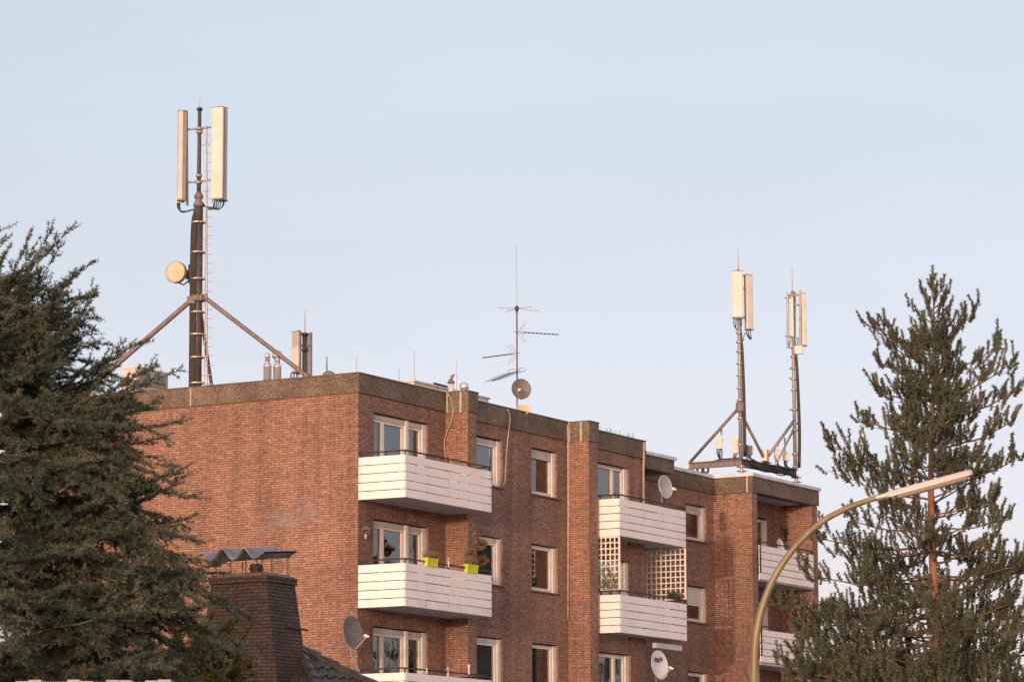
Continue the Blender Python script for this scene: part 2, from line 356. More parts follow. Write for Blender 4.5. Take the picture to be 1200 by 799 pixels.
def window(x0, x1, z0, z1, y, posts=(), box=.14, shut=0.0, sill=True, curtain='curtain', jamb=.16, label=None, cut=0, name='window', part_curtain=1.0):
    """frame (bars) > pane, shutter, sill, curtain; set back .1 m in the opening"""
    f = MB(); ya, yb = y+.10, y+.18
    zt = z1-box
    f.box(x0+.001, x0+.08, ya, yb, z0, zt); f.box(x1-jamb, x1-.001, ya-.03, yb, z0, z1-.03)
    f.box(x0+.08, x1-jamb, ya+.01, yb, z0, z0+.10); f.box(x0+.08, x1-jamb, ya+.01, yb, zt-.07, zt)
    for xc, w, proud in posts:
        f.box(xc-w/2, xc+w/2, ya-proud, yb, z0+.10 if proud < .02 else z0+.002, zt-.07 if proud < .02 else z1-.03)
        if proud >= .02:      # casement stiles either side of a proud post
            f.box(xc-w/2-.10, xc-w/2, ya+.015, yb, z0+.10, zt-.07); f.box(xc+w/2, xc+w/2+.07, ya+.015, yb, z0+.10, zt-.07)
    f.box(x1-jamb-.09, x1-jamb, ya+.005, yb, z0+.10, zt-.07)
    w = f.build(name, M['frame'], APT)
    if label: w['label'] = label
    if box > .02:
        MB().box(x0+.002, x1-jamb-.002, ya-.015, yb-.01, zt+.001, z1-.035).build('shutter_box', M['shutter_box'], w)
    MB().quad((x0+.05, yb-.02, z0+.06), (x1-.1, yb-.02, z0+.06), (x1-.1, yb-.02, zt-.03), (x0+.05, yb-.02, zt-.03)).build('pane', M['glass'], w)
    if shut > 0:
        s = MB(); n = int(shut/.045)
        for k in range(n):
            zz = zt-.005-k*.045; s.hexa([(x0+.085, ya-.004, zz-.043), (x1-jamb-.004, ya-.004, zz-.043), (x1-jamb-.004, ya+.008, zz-.043), (x0+.085, ya+.008, zz-.043),
                                   (x0+.085, ya+.003, zz), (x1-jamb-.004, ya+.003, zz), (x1-jamb-.004, ya+.010, zz), (x0+.085, ya+.010, zz)])
        s.build('roller_shutter', M['shutter_box'] if shut < .4 else M['frame'], w)
    if sill:
        MB().hexa([(x0-.04, y-.06, z0-.055), (x1+.06, y-.06, z0-.055), (x1+.06, y+.06, z0-.055), (x0-.04, y+.06, z0-.055),
                   (x0-.04, y-.06, z0-.025), (x1+.06, y-.06, z0-.025), (x1+.06, y+.07, z0-.002), (x0-.04, y+.07, z0-.002)]).build('sill', M['sill'], w)
    if curtain:
        c = MB(); n = max(8, int((x1-x0)*14)); Y = y+.27
        xe = x0+(x1-x0)*part_curtain; xs = [x0+(xe-x0)*k/n for k in range(n+1)]
        zz0 = z0 - .02
        for k in range(n):
            if curtain == 'curtain' and random.random() < .07: continue
            o1, o2 = .03*math.sin(k*2.1), .03*math.sin((k+1)*2.1)
            c.quad((xs[k], Y+o1, zz0), (xs[k+1], Y+o2, zz0), (xs[k+1], Y+o2, zt+.02), (xs[k], Y+o1, zt+.02))
        c.build('curtain', M[curtain], w)
    return w
GH = 1.0                                          # foot of the plain brickwork runs to the ground at z = 0
# -- first section, plane y = 0
h1 = [(.76, 3.55, zt-2.28, zt) for zt in (13.81, 11.01, 8.21)]
wall_y(0, 0, 4.45, 0, 14.24, h1)
# -- second section, plane y = -.6
hA = [(4.99, 6.50, z-1.30, z) for z in (13.64, 10.94, 8.19)]
hB = [(8.15, 9.64, z-1.30, z) for z in (13.64, 10.94, 8.18)]
wall_y(-.6, 4.92, 10.24, 0, 14.02, hA+hB)
# -- third section, plane y = -1.2
h3 = [(10.95, 12.90, zt-2.25, zt) for zt in (13.48, 10.76, 8.07)]
wall_y(-1.2, 10.76, 13.82, 0, 13.85, h3)
wall_x(13.82, -1.2, 0, 0, 14.36)
# -- fourth section, back in the plane y = 0
h4 = [(18.95, 20.33, z-1.10, z) for z in (13.10, 10.59, 7.96)]
wall_y(0, 13.82, 20.83, 0, 13.55, h4)
# -- last section with the open loggias
wall_x(20.83, -1.33, 0, 0, 13.53)
h5 = [(22.55, 24.32, z-2.1, z) for z in (13.05, 10.42)]
wall_y(-1.33, 20.83, 21.22, 0, 13.53)
wall_y(-.25, 21.22, 25.26, 0, 13.60, h5)
wall_x(21.22, -1.33, -.25, 0, 13.53); wall_x(25.26, -1.33, -.25, 0, 13.53); wall_x(25.69, -1.33, 10.6, 0, 13.53)
wall_y(-1.33, 25.26, 25.69, 0, 13.53)
# -- gable with its windows hidden behind the cedar, and the back
wall_x(0, 0, 10.6, 0, 14.24, name='gable_wall')
MB().quad((0, 10.6, 0), (25.69, 10.6, 0), (25.69, 10.6, 14.2), (0, 10.6, 14.2)).build('rear_wall', M['brick'], APT)
# -- projecting piers between the sections
MB().box(4.45, 4.92, -.70, 0, 0, 14.20).build('pier', M['brick'], APT)
MB().box(10.24, 10.76, -1.30, -.6, 0, 14.00).build('pier', M['brick'], APT)
# -- washed-concrete parapet bands, each a few centimetres proud
def band(boxes, name='parapet', mat='aggregate'):
    mb = MB()
    for b_ in boxes: mb.box(*b_)
    return mb.build(name, M[mat], APT)
band([(-.05, .25, -.05, 10.65, 14.24, 14.74)]); band([(.25, 4.45, -.05, .25, 14.24, 14.74)])
band([(4.42, 4.95, -.74, .25, 14.20, 14.755)]); band([(4.95, 10.24, -.65, -.35, 14.02, 14.56)])
band([(10.21, 10.79, -1.34, -.3, 14.00, 14.55)]); band([(10.79, 13.86, -1.25, -.95, 13.85, 14.36), (13.56, 13.86, -.95, .3, 13.85, 14.355)])
band([(13.865, 15.80, -1.20, -.01, 13.60, 14.0)], 'canopy')
band([(13.82, 20.79, -.05, .25, 13.55, 14.03)])
band([(20.79, 21.1, -1.38, .25, 13.53, 14.03), (21.1, 25.74, -1.38, -1.0, 13.55, 14.03), (25.44, 25.74, -1.0, 10.6, 13.55, 14.03)])
# thin caps and zinc copings
mb = MB()
for b_ in [(-.07, .26, -.07, 10.67, 14.741, 14.765), (.261, 4.40, -.07, .26, 14.741, 14.765), (4.401, 4.97, -.76, .26, 14.756, 14.78), (4.971, 10.19, -.67, -.34, 14.561, 14.585), (10.191, 10.81, -1.36, -.29, 14.551, 14.575), (10.811, 13.88, -1.27, -.94, 14.361, 14.385), (13.55, 13.88, -.939, .31, 14.361, 14.385)]: mb.box(*b_)
mb.build('coping', M['cap'], APT)
band([(13.885, 15.86, -1.26, .02, 14.001, 14.10)], 'coping', 'coping')
band([(15.861, 20.74, -.10, .27, 14.031, 14.13), (20.741, 21.12, -1.43, .27, 14.031, 14.13), (21.121, 25.80, -1.43, -.98, 14.031, 14.13), (25.42, 25.80, -.979, 10.6, 14.031, 14.13)], 'coping', 'coping')
# sealant joints between the band's panels
class Joints:
    def box(s, *b): MB().box(*b).build('joint_strip', M['joint'], APT)
jt = Joints()
jt.box(-.062, -.05, 5.25, 5.29, 14.24, 14.74); jt.box(4.406, 4.42, -.10, -.055, 14.20, 14.755); jt.box(4.408, 4.42, -.53, -.47, 14.18, 14.755)
jt.box(10.198, 10.21, -1.10, -1.04, 13.98, 14.55); jt.box(10.198, 10.21, -.71, -.655, 14.0, 14.55); jt.box(20.778, 20.79, -1.22, -1.17, 13.53, 14.03)
# roof decks
rf = MB(); rf.box(.25, 10.5, .25, 10.55, 14.0, 14.2); rf.box(4.95, 10.2, -.35, .25, 13.7, 13.9); rf.box(10.8, 13.56, -.95, .25, 13.7, 13.84); rf.box(10.5, 25.44, .25, 10.55, 13.66, 13.80); rf.box(21.1, 25.44, -1.0, .25, 13.62, 13.80)
rf.build('roof', M['roofing'], APT)
# loggia slabs of the last section
for z in (10.82, 8.22, 5.62):
    MB().box(21.225, 25.255, -1.36, -.26, z, z+.18).build('loggia_slab', M['concrete'], APT)
MB().box(21.225, 25.255, -.99, -.26, 13.56, 13.61).build('loggia_ceiling', M['concrete'], APT)

# plain rooms behind the windows
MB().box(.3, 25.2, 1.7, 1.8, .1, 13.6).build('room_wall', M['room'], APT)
# windows
P1 = [(1.38, .13, 0.0), (2.54, .14, .05)]
for k, (a, b, c, d) in enumerate(h1): window(a, b, c, d, 0, P1, box=.16, sill=False, name='balcony_door', curtain='curtain' if k == 0 else 'drape', part_curtain=1.0 if k == 0 else .45, jamb=.19)
for k, (a, b, c, d) in enumerate(hA): window(a, b, c, d, -.6, [], box=.15, curtain='curtain')
for k, (a, b, c, d) in enumerate(hB): window(a, b, c, d, -.6, [], box=.06 if k else .06, shut=.24 if k == 0 else 0, curtain=[None, 'drape', 'curtain'][k], part_curtain=[1, .4, .5][k])
for k, (a, b, c, d) in enumerate(h3): window(a, b, c, d, -1.2, [(12.05, .11, 0.0)], box=.06, sill=False, name='balcony_door', curtain='curtain', jamb=.2, part_curtain=.8)
for k, (a, b, c, d) in enumerate(h4): window(a, b, c, d, 0, [], box=.06, shut=[.26, .56, .0][k], curtain=[None, None, 'curtain'][k], label='window with its roller shutter half down' if k == 1 else None)
for k, (a, b, c, d) in enumerate(h5): window(a, b, c, d, -.25, [(23.5, .1, 0.0)], box=.05, sill=False, name='balcony_door', curtain='drape', part_curtain=.6)

# balconies
def balcony(x0, x1, yf, yb, zt, zb, stained=False, lefty=None, slab=True, splits=(.25, .72), rail_h=.135, right=True):
    bl = MB(); n = 5; gap = .022; h = (zt-zb-gap*(n-1))/n
    cuts = [x0] + [x0+(x1-x0)*s for s in splits] + [x1]
    for k in range(n):
        z = zb+k*(h+gap)
        for i in range(len(cuts)-1):
            dz = random.uniform(-.003, .003); e = .0015
            bl.box(cuts[i]+(e if i else 0), cuts[i+1]-e, yf+random.uniform(0, .003), yf+.028, z+dz, z+h+dz)
    root = bl.build('balcony', M['board'], APT)
    if stained:
        # the lowest row of boards is streaked with grime
        st = MB(); st.box(x0+.004, x1-.002, yf-.004, yf-.0015, zb+.004, zb+h-.004); st.build('bottom_board', M['stained'], root)
    ly = yb if lefty is None else lefty
    sb = MB()
    for k in range(n):
        z = zb+k*(h+gap); sb.box(x0-.03, x0-.002, yf+.012, ly-.01, z, z+h)
    sb.build('side_panel', M['board'], root)
    if right:
        sb = MB()
        for k in range(n):
            z = zb+k*(h+gap); sb.box(x1+.002, x1+.03, yf+.012, yb-.01, z, z+h)
        sb.build('side_panel', M['board'], root)
    if slab: MB().box(x0+.03, x1-.03, yf+.05, yb-.002, zb+.012, zb+.19).build('slab', M['concrete'], root)
    rl = MB(); zr = zt+rail_h; r_ = .021
    rl.box(x0-.005, x1+.005, yf+.02, yf+.065, zr-.035, zr); rl.box(x0-.005, x0+.04, yf+.066, ly, zr-.035, zr); rl.box(x1-.04, x1+.005, yf+.066, yb, zr-.035, zr)
    m_ = max(3, int((x1-x0)/1.05))
    for k in range(m_+1):
        x = x0+.02+(x1-x0-.06)*k/m_; rl.box(x, x+.035, yf+.033, yf+.062, zb+.2, zr-.036)
    for s in (.45, .95):
        y = yf+(ly-yf)*s-.05; rl.box(x0+.002, x0+.03, y, y+.035, zb+.2, zr-.036)
    rl.build('railing', M['black'], root)
    return root
B1 = [balcony(0.02, 4.44, -1.44, 0, 12.52-2.8*k, 11.42-2.8*k, stained=(k == 1), lefty=-.01) for k in range(3)]
B2 = [balcony(10.95, 15.12, -1.9, -.0, 12.38-2.73*k, 11.325-2.745*k, lefty=-1.2, splits=(.32, .55)) for k in range(3)]
B5 = [balcony(21.16, 25.18, -1.41, -1.37, 11.92-2.62*k, 10.87-2.56*k, slab=False, lefty=-1.385, splits=(.35, .8)) for k in range(3)]
# downpipes and cables on the facade
MB().tube([on_y(665.5, 497, -.68), on_y(665.8, 522, -.64), on_y(666, 600, -.64), on_y(665.5, 727, -.64)], .035, 8).build('downpipe', M['pipe'], APT, smooth=True)
MB().tube([(13.70, -1.27, 14.33), (13.70, -1.27, 13.84), (13.70, -1.25, 13.6), (13.70, -1.25, 11.5)], .035, 8).build('downpipe', M['pipe'], APT, smooth=True)
c1 = [on_x(u, v, 4.39) for u, v in ((522, 459), (527, 464), (531, 477), (529.5, 492), (523, 508), (520.8, 520), (522.5, 540))]
MB().tube(smooth_pts(c1, 5), .019, 6).build('cable', M['beige_cable'], APT, smooth=True)
c2 = [on_y(u, v, -.69) for u, v in ((595, 480), (597.3, 486), (597.6, 494), (595.2, 513), (593, 540), (592, 562), (590.5, 567.5), (588, 569))]
MB().tube(smooth_pts(c2, 5), .017, 6).build('cable', M['beige_cable'], APT, smooth=True)
# small wall lamp by the first section's middle balcony door
wl = MB(); wp = on_y(428.5, 628, -.09)
wl.lathe(wp, (0, 0, 1), [(.01, .06), (.035, .04), (.045, -.02), (.03, -.07), (.01, -.08)], 10)
wlo = wl.build('wall_lamp', M['white_roof'], APT, smooth=True)
MB().tube(smooth_pts([wp+Vector(q) for q in ((-.02, .085, .13), (-.1, .03, .17), (-.06, 0, .24), (.02, 0, .17), (.10, 0, .26), (.17, .0, .17), (.06, .02, .10), (0, 0, .06))], 4), .009, 5).build('bracket', M['pipe'], wlo)
# pale awning case under the middle balcony of the third section
MB().box(13.72, 15.35, -1.62, -1.48, 8.31, 8.46).build('awning_case', M['dish_white'], APT)

# ------------------------------------------------------------------ dishes
def dish(name, label, c, nrm, rad, mat, arm=True, mount=None, mountr=.022, group=None, lnb_side=None, lnbmat='frame', rim=None):
    c = Vector(c); nrm = Vector(nrm).normalized()
    base = Vector(mount[-1]) if mount else c
    root = thing(name, label, 'satellite dish', base, group)
    d = MB(); prof = [(rad*.02, .0)]
    dep = rad*.18
    front = [(rad*t_, -dep+dep*t_*t_) for t_ in (.02, .3, .55, .8, .95, 1.0)]
    back = [(rad*1.015, -.012), (rad*.95, -dep*.2-.02), (rad*.6, -dep*.7-.022), (rad*.05, -dep-.025)]
    d.lathe(c, nrm, front[:1]+front+back, 28, (.93, 1.0))
    r = d.build('reflector', M[mat], root, smooth=True)
    a = nrm.cross(Vector((0, 0, 1))).normalized(); up = a.cross(nrm)
    if rim: 
        rr = MB(); pts = [c + (a*math.cos(w)*.93+up*math.sin(w))*rad for w in [2*PI*k/28 for k in range(29)]]
        rr.tube(pts, rad*.035, 6).build('rim', M[rim], root, smooth=True)
    if arm:
        foot = c - up*rad*.97 - nrm*.03; tip = c - up*rad*.42 + nrm*rad*.95
        if lnb_side: tip = tip + a*lnb_side
        MB().tube([foot - nrm*.05, foot, tip], .014, 6).build('arm', M['silver'], root)
        dirn = (c-tip).normalized()
        MB().lathe(tip, dirn, [(.02, -.06), (.032, -.05), (.032, .02), (.05, .03), (.05, .08), (.02, .09)], 10).build('receiver', M[lnbmat], root, smooth=True)
    if mount:
        MB().tube(mount, mountr, 8).build('mount', M['steel'], root, smooth=True)
        MB().obox(c-nrm*(dep+.05), a, up, nrm, .05, .08, .05).build('bracket', M['steel'], root)
    return root
SOUTH = Vector((-.18, -1, .14))
# big dull dish at the left end of the lowest balcony rail
dc = at(414.5, 741, 88.6)
dish('satellite_dish', 'large dull grey satellite dish at the left end of the lowest corner balcony', dc, (-.12, -1, .18), .44, 'dish_grey', mount=[dc+Vector((.0, .09, -.12)), dc+Vector((.02, .10, -.52)), dc+Vector((.32, .05, -.92)), dc+Vector((.36, .05, -1.3))], mountr=.024, lnb_side=0)
dc = Vector((14.13, -1.75, 13.03))
dish('satellite_dish', 'pale satellite dish with bright rim above the right end of the upper middle balcony', dc, SOUTH, .335, 'dish_mid', mount=[dc+Vector((0, .12, -.1)), dc+Vector((0, .12, -.9)), dc+Vector((0, .12, -1.3))], lnb_side=0, rim='dish_white')
nd = on_y(773.5, 778.5, -1.9)
ndr = dish('satellite_dish', 'white satellite dish with dark lettering below the trellised balcony', nd, SOUTH, .42, 'dish_white', mount=[nd+Vector((0, .13, -.1)), nd+Vector((0, .13, -.8)), nd+Vector((0, .13, -1.25))], lnb_side=0)
fc = bpy.data.curves.new('lettering', 'FONT'); fc.body = 'nc+'; fc.size = .25; fc.align_x = 'CENTER'; fc.align_y = 'CENTER'; fc.extrude = .003; fc.offset = .007
ftmp = bpy.data.objects.new('lettering_source', fc); COL.objects.link(ftmp)
bpy.context.view_layer.update()
fme = bpy.data.meshes.new_from_object(ftmp.evaluated_get(bpy.context.evaluated_depsgraph_get())); bpy.data.objects.remove(ftmp)
fo = bpy.data.objects.new('lettering', fme); COL.objects.link(fo); fme.materials.clear(); fme.materials.append(M['ink'])
n_ = SOUTH.normalized(); a_ = Vector((0, 0, 1)).cross(n_).normalized(); u_ = n_.cross(a_)
fm = Matrix((a_, u_, n_)).transposed().to_4x4(); fm.translation = nd + u_*.16 - n_*.022 - org(ndr); fo.parent = ndr; fo.matrix_local = fm
# two dishes on the TV aerial's roof corner
D = 97.0
dc = at(611, 455.5, D-.4)
dish('satellite_dish', 'round grey satellite dish on the roof at the foot of the television aerial', dc, (-.72, -.62, .14), .30, 'dish_grey', mount=[dc+Vector((-.02, .1, 0)), dc+Vector((-.08, .1, -.5)), Vector((dc.x-.08, dc.y+.1, 14.2))], lnb_side=.12)
dc = at(614, 483, D-1.0)
dish('satellite_dish', 'smaller pale satellite dish half hidden by the parapet under the grey roof dish', dc, (-.7, -.7, .2), .235, 'dish_face', mount=[dc+Vector((.04, .1, 0)), dc+Vector((.04, .1, -.4)), Vector((dc.x+.04, dc.y+.1, 13.9))], lnb_side=0)
# dark dish seen edge-on behind the gable parapet, with a stub aerial
dc = at(385.5, 444.5, 94)
o = dish('satellite_dish', 'dark rounded dish back peeping over the parapet near the roof corner', dc, (.85, .45, .12), .235, 'dish_grey', arm=False, mount=[dc+Vector((0, 0, 0)), Vector((dc.x, dc.y, 14.2))])
MB().tube([at(383, 436, 94), at(383, 418, 94)], [.02, .014], 6).build('aerial_stub', M['dark_steel'], o)
# little white dish behind the last section's upper balcony rail
dc = on_y(915.5, 640, -1.05)
dish('satellite_dish', 'tiny white satellite dish behind the upper loggia railing at the far end', dc, (.0, -1, .2), .25, 'dish_white', arm=False, mount=[dc+Vector((0, .08, 0)), Vector((dc.x, dc.y+.08, 11.0))])

# ------------------------------------------------------------------ balcony furnishings
def planter(u0, u1, v0, v1, y, label):
    p0, p1 = on_y(u0, v0, y), on_y(u1, v1, y); zt, zb = p0.z, p1.z
    x0, x1 = p0.x, p1.x
    root = thing('window_box', label, 'planter', ((x0+x1)/2, y, zb), 'lime green planters on the balcony rail')
    b = MB(); n = 9; w = (x1-x0)/n
    for k in range(n):                           # fluted body, narrower at the foot
        xa, xb = x0+k*w, x0+(k+1)*w; s = .012*(k % 2)
        b.hexa([(xa+.02, y-.045+s, zb), (xb+.02*0, y-.045+s, zb), (xb, y+.045, zb), (xa, y+.045, zb), (xa, y-.065+s, zt-.05), (xb, y-.065+s, zt-.05), (xb, y+.065, zt-.05), (xa, y+.065, zt-.05)])
    b.box(x0-.02, x1+.02, y-.075, y+.075, zt-.049, zt)
    b.build('tub', M['lime'], root)
    MB().box(x0, x1, y-.055, y+.055, zt+.001, zt+.02).build('soil', M['soil'], root)
    pl = MB()
    for k in range(300):
        q = Vector((random.uniform(x0, x1), y+random.uniform(-.06, .06), zt)); d_ = Vector((random.gauss(0, .5), random.gauss(0, .5), 1)).normalized()*random.uniform(.08, .26)
        s_ = d_.cross(Vector((random.random(), random.random(), .1))).normalized()*.008
        pl.tri(tuple(q-s_), tuple(q+s_), tuple(q+d_))
    pl.build('plant', M['dry'], root)
    return root
planter(499, 511, 653, 664.5, -1.44, 'lime green planter of withered plants on the rail nearer the balcony corner')
planter(546, 558, 660.5, 672, -1.44, 'lime green planter of withered plants beside the hanging flower bowls')
# stand with hanging bowls of dried plants
sx = on_y(560, 672, -1.25)
st = thing('plant_stand', 'tall plant stand with tiers of round bowls of dried plants on the balcony', 'plant stand', (sx.x, -1.25, 8.8))
pole = MB(); pole.tube([(sx.x, -1.25, 8.8), (sx.x, -1.25, 10.72)], .012, 6)
for (u, v, r) in ((563.5, 640, .15), (564.5, 659.5, .15), (554.5, 629, .09), (551, 651, .13)):
    c = on_y(u, v, -1.3 + (.1 if r < .12 else 0)); c.y = -1.3
    MB().lathe(c, (0, 0, 1), [(.02, -r*.85), (r*.55, -r*.7), (r*.9, -r*.2), (r, .0), (r*.85, .005)], 14).build('bowl', M['bowl'], st, smooth=True)
    pl = MB()
    for k in range(420):
        d_ = Vector((random.gauss(0, 1), random.gauss(0, 1), abs(random.gauss(.35, .6)))).normalized(); q = c+d_*r*.35; e = c+d_*r*random.uniform(1.1, 1.7)+Vector((0, 0, r*.2))
        s_ = d_.cross(Vector((random.random(), random.random(), .3))).normalized()*.012
        pl.tri(tuple(q-s_), tuple(q+s_), tuple(e))
    pl.build('plant', M['dry'], st)
    pole.tube([(sx.x, -1.25, c.z+.15), (c.x, c.y, c.z+.16), (c.x, c.y, c.z-.05)], .008, 5)
pole.build('stand', M['black'], st)
# short white posts / solar lamps on rails
def solar(u, v0, v1, y, label, cap):
    a, b = on_y(u, v1, y), on_y(u, v0, y); b.x = a.x
    root = thing('garden_light', label, 'light', a, 'small stick lights on balcony rails')
    MB().tube([a, a+(b-a)*.62], .022, 8).build('stick', M['frame'], root)
    MB().lathe(a+(b-a)*.64, (0, 0, 1), [(.03, 0), (.042, .03), (.042, .09), (.02, .12)], 10).build('lamp_head', M[cap], root, smooth=True)
solar(525.5, 653.5, 664, -1.415, 'white stick light between the two lime green planters', 'white_roof')
solar(549.5, 779, 790, -1.415, 'slim stick light towards the right end of the lowest corner balcony', 'dish_white')
solar(500, 778, 789, -1.415, 'short stick light with reddish cap on the lowest corner balcony', 'brown_steel')
solar(525, 783, 792, -1.415, 'short white stick light in the middle of the lowest corner balcony', 'white_roof')

def trellis(pts, label, nx, nz, t=.045):
    a, b, zb, zt = Vector(pts[0]), Vector(pts[1]), pts[2], pts[3]
    root = MB(); d_ = (b-a); L = d_.length; d_.normalize(); nn = Vector((0, 0, 1)).cross(d_)
    for k in range(nx+1):
        p = a+d_*(L*k/nx); w = .028 if k in (0, nx) else .017
        root.obox((p.x, p.y, (zb+zt)/2), d_, nn, (0, 0, 1), w, .012, (zt-zb)/2)
    for k in range(nz+1):
        z = zb+(zt-zb)*k/nz; w = .028 if k in (0, nz) else .017
        p = (a+b)/2+nn*.016; root.obox((p.x, p.y, z), d_, nn, (0, 0, 1), L/2, .012, w)
    o = root.build('trellis', M['lattice'], None, loc=(a.x, a.y, zb))
    return tag(o, label, 'trellis', 'white square trellises on the balcony')
trellis(((10.95, -1.16, 0), (10.95, -1.88, 0), 9.80, 11.30), 'narrow white square trellis closing the left end of the middle balcony', 5, 9)
trellis(((15.1, -.12, 0), (15.1, -1.88, 0), 9.80, 11.30), 'wide white square trellis at the right end of the middle balcony', 11, 9)
# withered climber on the narrow trellis
cl = MB()
for k in range(26):
    y = random.uniform(-1.85, -1.2); z = 9.8; p = Vector((10.91, y, z)); pts = [p]
    for s in range(random.randint(3, 8)):
        p = p+Vector((random.uniform(-.02, .02), random.uniform(-.12, .12), random.uniform(.04, .13))); p.x = min(max(p.x, 10.87), 10.935); p.y = min(max(p.y, -1.87), -1.18); pts.append(p)
    cl.tube(pts, .008, 4)
o = cl.build('climbing_plant', M['bare_bark'], None, loc=(10.9, -1.5, 9.8)); tag(o, 'bare twiggy climber on the lower half of the narrow trellis', 'climbing plant')
# dark plant on the rail in front of the wide trellis
pc = on_y(790, 695, -1.75); o = MB()
for k in range(240):
    d_ = Vector((random.gauss(0, 1.6), random.gauss(0, .5), abs(random.gauss(.1, .8)))).normalized()*random.uniform(.1, .34); q = pc+Vector((random.uniform(-.25, .25), 0, -.12))
    s_ = d_.cross(Vector((random.random(), 1, .3))).normalized()*.018; o.tri(tuple(q-s_), tuple(q+s_), tuple(q+d_))
root = thing('potted_plant', 'dark leafy pot plant against the wide trellis', 'plant', (pc.x, pc.y, 8.76))
o.build('leaves', M['pine'], root); MB().lathe((pc.x, pc.y, 9.3), (0, 0, 1), [(.10, 0), (.15, .24), (.17, .26)], 14).build('pot', M['bowl'], root)
MB().tube([(pc.x, pc.y, 8.76), (pc.x, pc.y, 9.3)], .08, 10).build('pedestal', M['bowl'], root)
# gecko ornament and diamond lattice on the right-hand walls of the last loggias
gx = 25.24
gp = [on_x(u, v, gx) for u, v in ((920.8, 618.5), (920.4, 621.5), (921.4, 624.5), (920.2, 628), (921, 631), (920.2, 634.5))]
gk = MB(); gk.tube(smooth_pts(gp, 4), [.028, .04, .035, .03]+[.05]*4+[.045]*4+[.04]*4+[.03]*4+[.012], 6)
for i, s in ((3, 1), (3, -1), (10, 1), (10, -1)):
    p = smooth_pts(gp, 4)[i]; gk.tube([p, p+Vector((0, .09*s, .03)), p+Vector((0, .13*s, .10))], .014, 5)
o = gk.build('wall_ornament', M['black'], None, loc=tuple(gp[-1])); tag(o, 'black lizard-shaped ornament on the orange loggia wall', 'ornament')
dl = MB(); y0, y1, zb, zt = -1.28, -.3, 9.1, 10.65
for k in range(-5, 7):
    for s in (1, -1):
        ya = y0+k*.245
        # clip each diagonal to the panel
        a, b = (ya, zb), (ya+s*1.0, zb+1.55)
        t0, t1 = 0, 1
        lo, hi = sorted(((y0-a[0])/(b[0]-a[0]), (y1-a[0])/(b[0]-a[0]))); t0, t1 = max(0, lo), min(1, hi)
        if t1-t0 > .05: dl.tube([(25.235-(.012 if s > 0 else 0), a[0]+(b[0]-a[0])*t, zb+1.55*t) for t in (t0, t1)], .012, 5)
o = dl.build('diamond_lattice', M['black'], None, loc=(25.235, -.8, 9.1)); tag(o, 'dark diamond lattice on the wall of the lower far loggia', 'lattice')

# ------------------------------------------------------------------ roof equipment
def panel(c0, c1, facing, w, dep, parent, label=None, clampn=0):
    """panel antenna from its bottom to its top point (front face centre), facing a horizontal direction"""
    f = Vector((facing[0], facing[1], 0)).normalized(); s = Vector((0, 0, 1)).cross(f)
    c0, c1 = Vector(c0), Vector(c1); h = (c1-c0).length/2; mid = (c0+c1)/2
    b = MB(); prof = [(-.5, -.0), (-.5, .75), (-.40, .95), (0, 1.0), (.40, .95), (.5, .75), (.5, 0)]
    i0 = len(b.v)
    for zz in (-h, h):
        for x, y in prof: b.v.append(tuple(mid + s*(x*w) + f*((y-1)*dep*.5) + Vector((0, 0, zz))))
    n = len(prof)
    for j in range(n): b.f.append((i0+j, i0+(j+1) % n, i0+n+(j+1) % n, i0+n+j))
    b.f.append(tuple(range(i0, i0+n))[::-1]); b.f.append(tuple(range(i0+n, i0+2*n)))
    p = b.build('panel_antenna', M['radome'], parent)
    if label: p['label'] = label
    bk = MB(); bk.obox(mid - f*(dep*.75+.001), s, f, (0, 0, 1), w*.47, dep*.25, h*.99)
    bk.obox(mid - f*dep*.5 - Vector((0, 0, h+.025)), s, f, (0, 0, 1), w*.52, dep*.52, .022); bk.obox(mid - f*dep*.5 + Vector((0, 0, h+.012)), s, f, (0, 0, 1), w*.5, dep*.5, .010)
    bk.build('back_plate', M['radome_side'], p)
    return p
def collars(pts, r, hh, parent, mat='clamp', name='collar'):
    for p in pts:
        MB().lathe(p, (0, 0, 1), [(r, -hh), (r*1.08, -hh*.6), (r*1.08, hh*.6), (r, hh)], 12).build(name, M[mat], parent)
def loop(pts, r, mb): mb.tube(smooth_pts(pts, 5), r, 6)

# -- tall mast near the gable
D1 = 94.5
b0 = at(230.5, 452, D1); base = Vector((b0.x, b0.y, 14.2))
T1 = thing('antenna_mast', 'tall dark antenna mast with cream panels, round dish and three slanting braces', 'antenna mast', base)
def ax1(v): q = at(231.5, v, D1); return Vector((base.x, base.y, q.z))     # point on the mast's axis at image height v
top = ax1(127).z
MB().tube([base, ax1(243)], [.135, .125], 14).build('pole', M['dark_steel'], T1, smooth=True)
MB().tube([ax1(243), ax1(127)], [.062, .05], 10).build('upper_pole', M['dark_steel'], T1, smooth=True)
MB().lathe(ax1(236), (0, 0, 1), [(.125, -.16), (.15, -.15), (.15, -.08), (.09, .02), (.09, .06), (.13, .1), (.13, .16), (.062, .26)], 14).build('flange', M['brown_steel'], T1, smooth=True)
MB().tube([ax1(127), ax1(111.5)], [.012, .006], 6).build('lightning_rod', M['steel'], T1)
MB().lathe(ax1(128), (0, 0, 1), [(.07, -.05), (.085, -.02), (.085, .02), (.03, .05)], 10).build('cap', M['black'], T1)
